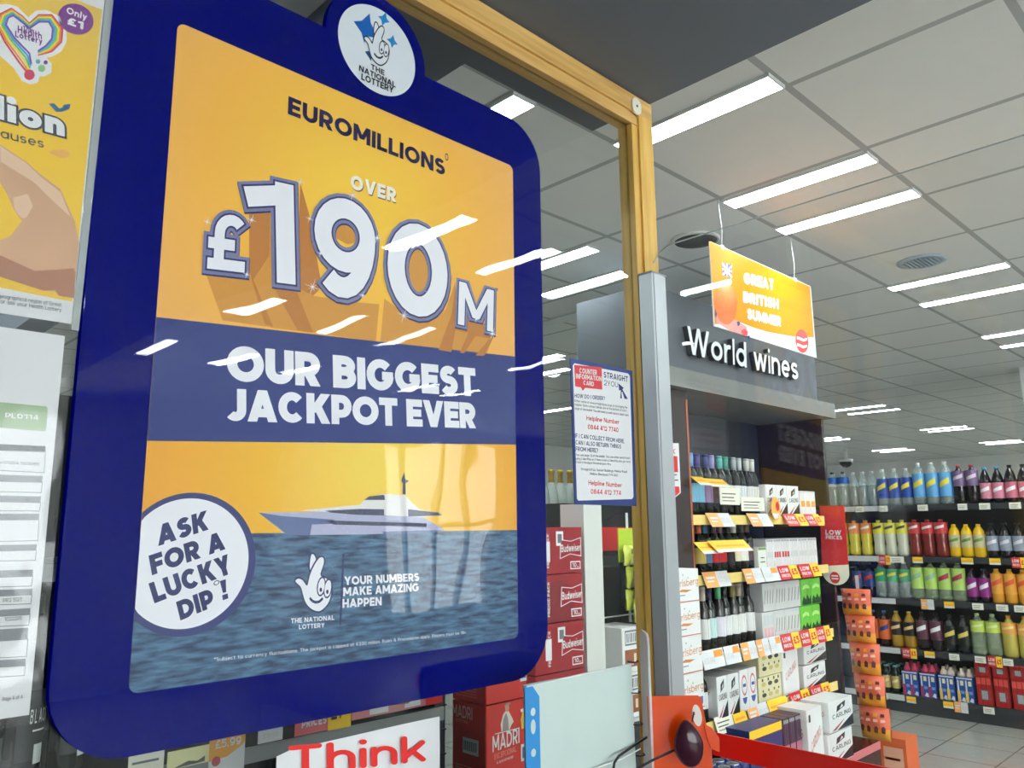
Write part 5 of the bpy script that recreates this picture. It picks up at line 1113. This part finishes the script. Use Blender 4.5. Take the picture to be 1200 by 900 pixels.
def dticket(kind, si, a, b, k, n, dz=-.048, h=.8):
    y = YD-.012; xa, xb = xat(a, y, DS[si]), xat(b, y, DS[si])
    e = ticket_proto(kind); t = place(e, ((xa+xb)/2, y, EYE+DS[si]+dz), -math.pi/2, f'{KN[kind]}, {ORD[k]} from left on the {SN[si]} drinks shelf edge', 'price tickets on the drinks shelves')
    t.scale = (1, (xb-xa)/.10, h)
for si, L_ in ((0, [('plain', 1002, 1012), ('plain', 1030, 1040), ('plain', 1075, 1087), ('plain', 1122, 1133), ('plain', 1147, 1160), ('plain', 1182, 1196)]),
               (1, [('red', 1030, 1043), ('plain', 1043, 1059), ('yellow', 1069, 1081), ('yellow', 1126, 1140), ('yellow', 1159, 1172), ('red', 1185, 1203)]),
               (2, [('orange', 1079, 1094), ('yellow', 1106, 1118), ('plain', 1139, 1152), ('plain', 1167, 1181), ('plain', 1188, 1202)]),
               (3, [('red', 1057, 1074), ('yellow', 1083, 1095), ('plain', 1112, 1124), ('plain', 1142, 1155), ('red', 1157, 1174), ('plain', 1175, 1187)]),
               (4, [('plain', 1028, 1040), ('yellow', 1062, 1073), ('yellow', 1105, 1117), ('orange', 1118, 1134), ('plain', 1152, 1165)])):
    for k, (kind, a, b) in enumerate(L_): dticket(kind, si, a, b, k, len(L_), -.05 if kind != 'orange' and kind != 'red' else -.07, .65 if kind in ('plain', 'yellow') else 1.05)

# ================================================================== BEHIND THE GLASS
# far white-topped shelf with gold-necked bottles
fs_ = thing('white_display_unit', 'white low display unit behind the glass carrying gold-topped bottles', 'display unit', (-3.6, 3.9, 0))
yA = yat(600, -3.4, .05)
w = MB(); w.box(-3.85, -3.4, yA, yA+1.35, EYE+.02, EYE+.05, white); w.build('top_shelf', fs_); w = MB(); w.box(-3.83, -3.43, yA+.02, yA+1.33, 0, EYE+.02, wgrey); w.build('cabinet', fs_)
gbt = thing('sparkling_wine_bottle', 'g', 'wine bottle'); w = MB(); w.lathe([(.037, 0), (.041, .008), (.041, .15), (.034, .19), (.02, .235)], mat('pale_glass', (206, 214, 204), .1, .6), 16); w.build('body', gbt)
w = MB(); w.lathe([(.0215, .22), (.019, .25), (.017, .29), (.021, .295), (.021, .315), (.014, .32)], mat('gold_foil', (222, 184, 84), .3, .5, .6), 16); w.build('foil', gbt)
w = MB(); w.band(.0415, .035, .07, -180, 180, mat('label_dark', (60, 70, 74), .5), 14); w.build('label', gbt)
ge = [gbt, False]
for k, px in enumerate((636.5, 647, 657.5, 669)): place(ge, (-3.46, yat(px, -3.46, .06), EYE+.0512), math.pi/2, f'clear bottle with gold foil neck, {ORD[k]} of four between poster and card', 'gold foil bottles')
# red beer cartons
bud = mat('carton_crimson', (150, 20, 34), .4)
def art_bow(flip):
    def f(w, F):
        O, U, V, N = F
        dk = mat('carton_dark_red', (128, 22, 34), .45)
        if flip: 
            w.flat(F, [(.5+.3*math.cos(a), .4+.5*math.sin(a)) for a in (k*math.pi/12 for k in range(13))]+[(.2, 0), (.8, 0)], .0003, dk)
        for q in ([(.52, .30), (.74, .40), (.98, .34), (.98, .78), (.76, .70), (.54, .74)],):
            w.flat(F, q, .0004, paper); w.flat(F, [(a+(.75-a)*.06, b+(.55-b)*.1) for a, b in q], .0006, bud)
        T(w, F, 'Budweiser', .55, .45, .97, .17, paper, .16, .0009, slope=.02); Rc(w, F, .74, .96, .06, .24, paper, .0004); Rc(w, F, .755, .945, .085, .215, bud, .0006); T(w, F, '10%', .78, .11, .92, .09, paper, .16, .0009)
        O2 = O+U*.30+V*.12; w.text('FRIDGE PACK', O2, V*.75, U*-.05, N, paper, .18, .0006)
        if not flip: Rc(w, F, .2, .32, .25, .7, paper, .0005); Rc(w, F, .45, .6, .6, .92, paper, .0005); Rc(w, F, .48, .57, .66, .86, mat('bar_grey', (110, 110, 116), .5), .0007)
    return f
bz = [.005, -.165, -.335, -.505, -.675]
for k in range(4):
    carton('beer_carton', f'red beer carton seen through the glass, {("topmost", "second", "third", "lowest")[k]} of the stack by the white pillar', 'carton', -2.0, 2.06, 2.325, bz[k+1], bz[k]-.003, .24, bud, 'red beer cartons behind the glass', art=art_bow(k in (1, 3)))
t = thing('display_plinth', 'low grey plinth under the red beer cartons', 'plinth', (-2.12, 2.19, 0)); w = MB(); w.box(-2.24, -2.0, 2.06, 2.325, 0, EYE-.69, wgrey); w.build('plinth_body', t); w = MB(); w.box(-2.242, -1.998, 2.058, 2.327, EYE-.69, EYE-.6755, dgrey); w.build('plinth_top', t)
w = MB(); w.box(-2.12, -2.0, 2.338, 2.445, 0, EYE+.09, mat('pillar_white', (206, 206, 200), .5)); w.build('pillar', kind='structure')
fr = thing('drinks_fridge', 'dark drinks fridge with red header behind the glass beside the white pillar', 'fridge', (-2.5, 2.7, 0))
w = MB(); w.box(-2.8, -2.22, 2.46, 2.96, 0, EYE+.10, mat('fridge_black', (30, 32, 34), .3)); w.build('cabinet', fr); w = MB(); w.box(-2.22, -2.212, 2.47, 2.95, EYE-.10, EYE-.0, redp); w.build('header', fr)
w = MB(); w.box(-2.22, -2.214, 2.48, 2.94, .15, EYE-.12, mat('fridge_glass', (20, 26, 28), .08, .6)); w.build('door', fr)
for k, y in enumerate((2.535, 2.60)):
    t = thing('drink_tube', f'pale blue tube standing on the dark fridge, {("left", "right")[k]} one', 'tube', (-2.26, y, EYE+.1012), 'pale tubes on the fridge') if False else None
for z in (.55, .85, 1.12):
    w = MB(); w.box(-2.214, -2.211, 2.48, 2.94, z, z+.006, wgrey); w.build('shelf_edge', fr)
cs_ = thing('snack_strip_card', 'lime green header card above hanging green snack bags', 'hanging card', (-2.1, 2.73, EYE-.07))
w = MB(); w.box(-2.104, -2.1, 2.675, 2.80, EYE-.145, EYE-.005, mat('lime_card', (176, 200, 44), .5)); w.build('card', cs_); w = MB(); w.box(-2.106, -2.104, 2.735, 2.75, EYE-.39, EYE+.06, wgrey); w.build('strip', cs_)
w = MB(); w.tube([(-2.105, 2.742, EYE+.055), (-2.16, 2.742, EYE+.06), (-2.211, 2.742, EYE+.03)], .003, dgrey, 6); w.build('hook', cs_)
gbag = thing('snack_bag', 'g', 'snack bag'); vs = []; fs = []; nx, nz = 8, 7
for sgn in (-1, 1):
    for j in range(nz+1):
        for i in range(nx+1):
            u, v = i/nx, j/nz; b = (math.sin(math.pi*u)*math.sin(math.pi*v))**.5 if 0 < i < nx and 0 < j < nz else 0
            vs.append((sgn*(.002+.018*b+.003*math.sin(11*u+5*v)), (u-.5)*.10, (v-.5)*.085))
st = (nx+1)*(nz+1)
for sg in (0, 1):
    for j in range(nz):
        for i in range(nx): a = sg*st+j*(nx+1)+i; fs.append((a, a+1, a+nx+2, a+nx+1))
w = MB(); w.mesh(vs, fs, mat('bag_lime', (196, 204, 70), .25, .6, 0, .25, 60), True); w.build('bag', gbag)
w = MB(); F = (Vector((.021, -.05, -.0425)), VY*.1, VZ*.085, VX); w.flat(F, [(.25, .55), (.75, .6), (.7, .85), (.3, .8)], .0, mat('bag_dark', (90, 110, 50), .5)); w.flat(F, [(.2, .1), (.8, .15), (.75, .4), (.25, .35)], .0, mat('bag_pale', (226, 226, 170), .5)); w.build('print', gbag)
gbe = [gbag, False]
for k in range(6): place(gbe, (-2.076+(.044 if k % 2 else 0), 2.725+.01*(k % 2), EYE-.115-.045*k), random.uniform(-.2, .2), f'green and white snack bag, {("topmost", "second", "third", "fourth", "fifth", "lowest")[k]} hanging below the lime card', 'hanging green snack bags'); 
def art_bar(w, F):
    Rc(w, F, .1, .9, .6, .95, mat('bar_grey', (110, 110, 116), .5)); Rc(w, F, .13, .87, .64, .91, paper, .0005)
    for k in range(12): Rc(w, F, .17+k*.056, .17+k*.056+.02+.012*(k % 3 == 0), .67, .88, ink, .0007)
    Rc(w, F, .08, .92, .1, .5, mat('label_brown', (150, 88, 60), .5)); Rc(w, F, .45, .55, .2, .4, mat('label_cream', (230, 210, 180), .5), .0005)
for k in range(2): carton('snack_carton', f'white carton with barcode and brown label, {("upper", "lower")[k]} one under the green snack bags', 'carton', -2.02, 2.575, 2.735, -.565-.172*k, -.395-.172*k, .16, beerw, 'white barcode cartons', art=art_bar)
t = thing('display_plinth', 'low dark plinth under the white barcode cartons', 'plinth', (-2.1, 2.655, 0)); w = MB(); w.box(-2.18, -2.02, 2.575, 2.735, 0, EYE-.752, dgrey); w.build('plinth_body', t); w = MB(); w.box(-2.182, -2.018, 2.573, 2.737, EYE-.752, EYE-.7375, wgrey); w.build('plinth_top', t)
# red and white lager boxes
mad = mat('lager_red', (206, 44, 36), .4); madd = mat('lager_red_side', (176, 40, 38), .45)
def art_lager(w, F):
    T(w, F, 'MADRI', .14, .42, .80, .20, paper, .17, slope=.03); T(w, F, 'EXCEPCIONAL', .18, .32, .72, .07, mat('lager_pink', (236, 150, 130), .5), .14, slope=.03); T(w, F, 'EL ALMA DE MADRID', .24, .26, .64, .03, paper, .14, slope=.02)
    Rc(w, F, .2, .8, .635, .645, paper)
    pm = mat('figure_pale', (226, 216, 206), .5); gm_ = mat('figure_grey', (150, 146, 142), .5)
    w.flat(F, [(.36, .65), (.34, .74), (.40, .86), (.46, .90), (.54, .89), (.62, .80), (.66, .74), (.60, .70), (.56, .65)], .0003, pm); w.flat(F, [(.38, .65), (.40, .80), (.47, .88), (.52, .80), (.54, .65)], .0005, gm_)
    w.flat(F, [(.50+.05*math.cos(a), .935+.05*math.sin(a)) for a in (k*math.pi/7 for k in range(14))], .0005, mat('figure_skin', (206, 150, 120), .5)); w.flat(F, [(.42, .96), (.58, .975), (.56, 1.0), (.46, .995)], .0007, gm_)
    w.flat(F, [(.86, .62), (.84, .74), (.88, .84), (.98, .84), (1.0, .74), (.97, .62)], .0003, mat('beer_gold', (232, 190, 70), .5)); Rc(w, F, .84, 1.0, .84, .88, paper, .0004)
    Rc(w, F, .84, 1, .2, .42, paper, .0004); Rc(w, F, .87, .98, .24, .38, mat('bar_grey', (110, 110, 116), .5), .0006)
def art_lager_side(w, F):
    T(w, F, 'MADRI', .0, .80, .62, .16, mat('lager_pale', (226, 190, 180), .5), .16); T(w, F, 'EXCEPCIONAL', .1, .74, .5, .04, mat('lager_pink', (236, 150, 130), .5), .14)
    Rc(w, F, .32, .80, .36, .56, paper); 
    for k in range(9): Rc(w, F, .36+k*.045, .36+k*.045+.022, .40, .52, ink, .0006)
    for k in range(5): Rc(w, F, .1, .75, .05+k*.035, .058+k*.035, mat('lager_pink'), .0004)
for k, (z0, z1) in enumerate(((-.655, -.455), (-.452, -.252))):
    carton('lager_carton', f'red lager box with white figure and lettering, {("lower", "upper")[k]} one below the poster corner', 'carton', -1.6, 1.462, 1.615, z0, z1, .135, mad if True else madd, 'red lager boxes', art=art_lager, side=art_lager_side)
t = thing('display_plinth', 'plain dark stand under the red lager boxes', 'plinth', (-1.67, 1.54, 0)); w = MB(); w.box(-1.735, -1.6, 1.462, 1.615, 0, EYE-.67, dgrey); w.build('plinth_body', t); w = MB(); w.box(-1.737, -1.598, 1.46, 1.617, EYE-.67, EYE-.655, wgrey); w.build('plinth_top', t)
gp = thing('wire_grid_panel', 'blue grey display panel with dark wire grid left of the red lager boxes', 'display panel', (-1.72, 1.33, 0))
w = MB(); w.box(-1.76, -1.75, 1.25, 1.45, 0, EYE-.43, mat('panel_blue_grey', (60, 74, 98), .5)); w.build('panel', gp)
w = MB()
for k in range(11): w.box(-1.75, -1.744, 1.25, 1.45, EYE-.47-.062*k, EYE-.466-.062*k, dgrey)
for k in range(3): w.box(-1.75, -1.744, 1.28+.06*k, 1.284+.06*k, .1, EYE-.43, dgrey)
w.build('wire_grid', gp)
# spirits shelf with price strip
su = thing('spirits_shelf', 'dark spirits shelving behind the glass with a clear price strip', 'display shelves', (-1.7, .45, 0))
sd = mat('shelf_black', (30, 33, 36), .4)
w = MB(); w.box(-1.95, -1.93, -.5, 1.24, 0, EYE+.30, sd); w.build('back_panel', su)
for z in (-1.0, -.76, -.405, -.05):
    w = MB(); w.box(-1.93, -1.505, -.5, 1.24, EYE+z-.02, EYE+z, sd); sh_ = w.build('shelf', su)
    w = MB(); w.box(-1.505, -1.5, -.5, 1.24, EYE+z-.03, EYE+z-.001, mat('strip_grey', (150, 154, 154), .3)); w.build('price_rail', sh_)
w = MB(); w.box(-1.93, -1.51, 1.22, 1.24, 0, EYE+.30, sd); w.build('end_panel', su)
bb = thing('spirit_bottle', 'b', 'bottle'); w = MB(); w.lathe([(.026, 0), (.029, .01), (.029, .17), (.023, .205), (.013, .225), (.012, .28)], mat('black_glass', (16, 20, 22), .1, .6), 18); w.build('body', bb)
w = MB(); w.lathe([(.0135, .27), (.0135, .30), (.011, .302)], black, 14); w.build('cap', bb)
w = MB(); w.band(.0293, .04, .15, -70, 70, mat('label_black', (28, 36, 40), .5), 12); pale = mat('label_print_pale', (206, 210, 206), .5)
w.band(.0297, .035, .065, -16, 16, pale, 4); w.band(.0297, .085, .088, -24, 24, pale, 6)
for s_k, ch in enumerate('BLACK'):
    _, q = glyph(ch, .14)
    for part in q:
        for poly in part:
            pts = []
            for a, b in poly:
                th = math.radians(-34+13.5*s_k+a*11-90); pts.append((.0299*math.cos(th), .0299*math.sin(th), .098+.022*b))
            w.face(pts, pale)
w.build('label', bb); bbe = [bb, False]
for k, px in enumerate((-90, -50, -10, 30, 66)):
    place(bbe, (-1.555, yat(30, -1.53, -.36)+.066*(k-3), EYE-.4038), math.pi/2+.6, f'black spirit bottle with pale lettering, {ORD[k]} on the shelf below the white form', 'black spirit bottles')
for k in range(5):
    place(bbe, (-1.58, .62+.125*k, EYE-.7588), math.pi/2, f'dark bottle on the lower shelf under the price strip, {ORD[k]} of five', 'dark bottles under the price strip')
def sticket(name, label, a, b, top, bot, m, art=None, x=-1.488):
    ya, yb = yat(a, x, -.39), yat(b, x, -.39); t = thing(name, label, 'price ticket', (x, (ya+yb)/2, EYE+bot)); F = (Vector((x, ya, EYE+bot)), VY*(yb-ya), VZ*(top-bot), VX)
    w = MB(); w.slab(F, [(0, 0), (1, 0), (1, 1), (0, 1)], 0, .001, m); w.build('card', t)
    w = MB(); art(w, F); w.build('print', t); return t
cream = mat('ticket_cream', (236, 234, 216), .6)
def lines(w, F):
    for v in (.75, .5, .25): Rc(w, F, .1, .85, v, v+.05, hair, .0014)
sticket('price_ticket', 'cream text ticket on the price strip, leftmost below the poster', 150, 192, -.372, -.45, cream, lines)
sticket('price_ticket', 'torn pale yellow ticket on the price strip', 196, 245, -.382, -.412, mat('ticket_pale_yellow', (240, 236, 180), .6), lambda w, F: w.flat(F, [(.1, .0), (.5, .3), (.6, .05), (.9, .4), (.9, .1)], .0014, hair))
sticket('price_ticket', 'large orange and white 5.99 price ticket under the poster edge', 245, 287, -.368, -.44, paper, lambda w, F: (w.flat(F, [(0, .38), (.5, .42), (.9, .62), (1, .72), (1, 1), (0, 1)], .0014, mat('ticket_amber', (238, 170, 76), .5)), T(w, F, '£5.99', .16, .66, .88, .2, paper, .17, .0018), w.flat(F, arc(.2, .36, .12, .12, 0, 345, 15), .0018, mat('ticket_rose', (196, 90, 90), .5))))
sticket('price_ticket', 'small white price ticket on the clear strip', 302, 331, -.374, -.40, paper, lambda w, F: T(w, F, '£16.00', .2, .3, .8, .35, mat('price_blue', (70, 80, 140), .5), .14, .0016))
pinkp = mat('ticket_pink_red', (222, 106, 112), .5)
sticket('promotion_ticket', 'pink red low prices strip ticket beside the notice sheet', 345, 384, -.340, -.40, pinkp, lambda w, F: (T(w, F, 'LOW', .2, .58, .85, .3, paper, .22, .0016), T(w, F, 'PRICES', .2, .22, .95, .26, paper, .22, .0016)))
sticket('promotion_ticket', 'round yellow 7.49 price ticket beside the pink red strip', 384, 411, -.335, -.402, yellowp, lambda w, F: (T(w, F, '£7', .12, .3, .66, .5, ink, .16, .0016), T(w, F, '49', .68, .55, .95, .25, ink, .16, .0016)), x=-1.486)
sticket('promotion_ticket', 'long pink promotion strip running towards the red lager boxes', 412, 518, -.352, -.392, mat('strip_rose', (206, 130, 132), .5), lambda w, F: (Rc(w, F, .18, .38, .1, .95, paper, .0014), Rc(w, F, .56, .74, .1, .9, paper, .0014), Rc(w, F, .8, 1, 0, 1, redp, .0014), w.flat(F, [(.36, .4), (.6, .3), (.66, .6), (.46, .8)], .0016, mat('strip_shade_ink', (120, 80, 80), .5))))

# ================================================================== ON THE COUNTER
# clear punched pocket with a blue spine
XF = -.92; pk = thing('punched_pocket', 'milky plastic punched pocket with blue spine standing against the frame', 'document pocket', (XF, 1.06, .942))
def pf(p): return onx(XF, *p)
milk = mat('milky_plastic', (194, 210, 206), .3, .5, 0, .05, 14)
w = MB(); vs = []; fs = []; n1, n2 = 16, 10
for i in range(n1+1):
    for j in range(n2+1):
        u, v = i/n1, j/n2; y = .922+.277*u; z = -.556+(.314)*v
        vs.append((XF+.006*math.sin(3.1*u)*math.sin(2.2*v+.4)+.0015*math.sin(14*u+3*v), y, EYE+z))
for i in range(n1):
    for j in range(n2): a = i*(n2+1)+j; fs.append((a, a+n2+1, a+n2+2, a+1))
w.mesh(vs, fs, milk, True); w.mesh([(x-.0025, y, z) for x, y, z in vs], fs, milk, True); w.build('pocket', pk)
w = MB(); bl = mat('spine_blue', (52, 140, 206), .35)
w.slab(FX(XF+.004), [(.919, -.556), (.952, -.556), (.951, -.262), (.936, -.245), (.919, -.2425)], 0, .0012, bl); w.build('spine', pk)
w = MB()
for zc_, rr_z in ((-.283, .006), (-.305, .011), (-.343, .006), (-.378, .010), (-.43, .006), (-.49, .006)): w.flat(FX(XF+.0053), arc(.936, zc_, .0055, rr_z, 0, 340, 15), 0, milk)
w.build('punched_holes', pk)
w = MB(); w.tube([pf(p)+VX*.012 for p in ((640, 905), (690, 899), (722, 888), (744, 876))], .0012, mat('seam_white', (236, 240, 240), .3), 6); w.tube([pf(p)+VX*.006 for p in ((614, 804), (676, 790.5), (739, 777.6))], .0012, mat('seam_white'), 6); w.build('welded_seam', pk)
w = MB()
for p in ((742, 775), (744, 811), (746.5, 848), (749, 884)):
    c = pf(p); w.tube([c+VY*(.010*math.cos(a))+VX*(.010*math.sin(a)) for a in (k*math.pi/8 for k in range(13))], .0012, black, 6)
w.build('wire_rings', pk)
# orange tray with sunglasses
HF = Vector((-.714, .700, 0)).normalized(); HR = Vector((HF.y, -HF.x, 0))
def ph(p, dep):
    r_ = ray(*p); q = r_*(dep/r_.dot(HF)); return Vector((q.x, q.y, q.z+EYE))
oa = bpy.data.materials.new('orange_acrylic'); oa.use_nodes = True; nt = oa.node_tree; b = nt.nodes['Principled BSDF']; b.inputs['Base Color'].default_value = (*lin((246, 104, 26)), 1); b.inputs['Roughness'].default_value = .12
tr = nt.nodes.new('ShaderNodeBsdfTransparent'); tr.inputs[0].default_value = (*lin((255, 120, 30)), 1); tl = nt.nodes.new('ShaderNodeBsdfTranslucent'); tl.inputs[0].default_value = (*lin((255, 120, 30)), 1)
m1 = nt.nodes.new('ShaderNodeMixShader'); m1.inputs[0].default_value = .3; m2 = nt.nodes.new('ShaderNodeMixShader'); m2.inputs[0].default_value = .28
nt.links.new(b.outputs[0], m1.inputs[1]); nt.links.new(tl.outputs[0], m1.inputs[2]); nt.links.new(m1.outputs[0], m2.inputs[1]); nt.links.new(tr.outputs[0], m2.inputs[2]); nt.links.new(m2.outputs[0], nt.nodes['Material Output'].inputs[0])
DP = 1.5; base = ph((795, 905), DP); ot = thing('orange_tray', 'translucent orange acrylic tray holding sunglasses beside the red strip', 'tray', (base.x, base.y, .9412))
O = Vector((0, 0, 0))
def hz(p): q = ph(p, DP); return (q.dot(HR), q.z)
FH = (HF*DP, HR, VZ, -HF)
w = MB(); pts = [hz(p) for p in ((758, 816), (818, 815), (822, 818), (824, 832), (829, 856), (831, 866), (836, 905))]; zb0 = .9412
pts += [(hz((836, 905))[0], zb0), (hz((764, 905))[0], zb0)]
w.slab(FH, pts, -.002, .002, oa); w.build('front_panel', ot)
q0 = hz((836, 905))[0]; qz = hz((830, 862))[1]; p0 = HF*DP+HR*q0
w = MB(); w.slab((p0, HF, VZ, HR), [(.004, zb0), (.09, zb0), (.09, qz), (.004, qz-.01)], -.003, 0, oa); w.build('side_panel', ot)
w = MB(); q1 = hz((764, 905))[0]; w.slab((HF*DP+VZ*zb0, HR, HF, VZ), [(q1, .004), (q0-.004, .004), (q0-.004, .09), (q1, .09)], 0, .003, oa); w.build('tray_floor', ot)
w = MB(); w.slab(FH, [hz(p) for p in ((824, 847), (833, 852), (842, 864), (842, 880), (832, 876), (828, 864))], .004, .007, oa); w.build('bracket', ot)
w = MB(); w.flat(FH, [((hz((816.5, 838))[0]+.0085*math.cos(a)), hz((816.5, 838))[1]+.018*math.sin(a)-.004*math.cos(a)) for a in (k*math.pi/10 for k in range(20))], .0025, mat('slot_white', (236, 226, 214), .5)); w.build('finger_slot', ot)
w = MB(); e0_, e1_ = hz((757.5, 742)), hz((763, 905)); ae = clear('clear_edge', (.95, .97, .97), .1, haze=.5, hazecol=(.9, .92, .9))
w.slab((HF*DP+HR*e1_[0]-HF*.02, HF, VZ+HR*((e0_[0]-e1_[0])/(e0_[1]-zb0)), -HR), [(0, zb0-0), (.09, zb0), (.09, e0_[1]-.02)]+arc(.07, e0_[1]-.02, .02, .02, 0, 90, 5)+arc(.02, e0_[1]-.02, .02, .02, 90, 180, 5), -.002, .002, ae)
off_ = -HR*((e0_[0]-e1_[0])/(e0_[1]-zb0))*zb0
w.v = [tuple(Vector(v)+off_) for v in w.v]; w.build('clear_side', ot)
sg = thing('sunglasses', 'pair of dark oval sunglasses with thin black arms hooked on the orange tray', 'sunglasses', tuple(ph((807, 872), 1.47)))
lensm = mat('lens_plum', (62, 26, 42), .12, .35, 0, .6, 60)  # plum with paler speckles: spots of reflected light put into the colour
def lens(px, dep, rx, rz, tilt):
    c = ph(px, dep); w = MB(); vs = []; fs = []; n, m = 24, 6
    ux = HR*math.cos(tilt)+VZ*math.sin(tilt); uz = VZ*math.cos(tilt)-HR*math.sin(tilt)
    for i in range(m+1):
        rr_ = i/m
        for k in range(n):
            a = 2*math.pi*k/n; vs.append(c+ux*(rx*rr_*math.cos(a)*(1-.38*max(0, math.sin(a))**1.3))+uz*(rz*rr_*math.sin(a)*(1 if math.sin(a) < 0 else 1.05))-HF*(.008*(1-rr_*rr_)))
    for i in range(m):
        for k in range(n): fs.append((i*n+k, i*n+(k+1) % n, (i+1)*n+(k+1) % n, (i+1)*n+k))
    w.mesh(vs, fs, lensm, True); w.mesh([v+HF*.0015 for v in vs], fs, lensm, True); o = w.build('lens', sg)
    w = MB(); w.tube(vs[m*n:]+[vs[m*n]], .0012, black, 6); w.build('rim', sg); return c
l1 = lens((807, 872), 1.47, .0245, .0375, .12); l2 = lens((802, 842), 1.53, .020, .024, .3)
w = MB(); w.tube([l1+HR*.008+VZ*.037, l1+HR*.016+VZ*.048+HF*.02, l2+HR*.018-HF*.012, l2+HR*.016], .0014, black, 6); w.build('bridge', sg)
w = MB(); w.tube([ph((790, 879), 1.465), ph((768, 889), 1.45), ph((748, 900), 1.43), ph((738, 910), 1.42), ph((735, 922), 1.42)], .0022, black, 8); w.build('arm', sg)
w = MB(); w.tube([ph((793, 846), 1.53), ph((770, 857), 1.525), ph((756, 865), 1.52), ph((738, 877), 1.47), ph((725, 886), 1.43), ph((720, 894), 1.42), ph((718, 908), 1.42)], .0022, black, 8); w.build('arm', sg)
# red strip of the front display
YR = 1.42; rs_ = thing('red_display_strip', 'flat red display strip running right from the orange tray', 'display strip', (-.6, YR, .9412))
ra, rb = ony(YR, 832, 857), ony(YR, 1040, 899)
w = MB(); w.slab((Vector((0, YR, 0)), VX, VZ, -VY), [(ra.x, ra.z), (ra.x+.006, ra.z-.042), (-.25, rb.z-.05), (-.25, rb.z-.002)], -.002, .002, mat('strip_red', (226, 34, 26), .35)); w.build('strip', rs_)
for x in (-.52, -.28):
    w = MB(); w.box(x-.008, x+.008, YR+.002, YR+.012, .9412, rb.z-.03, dgrey); w.build('support', rs_)
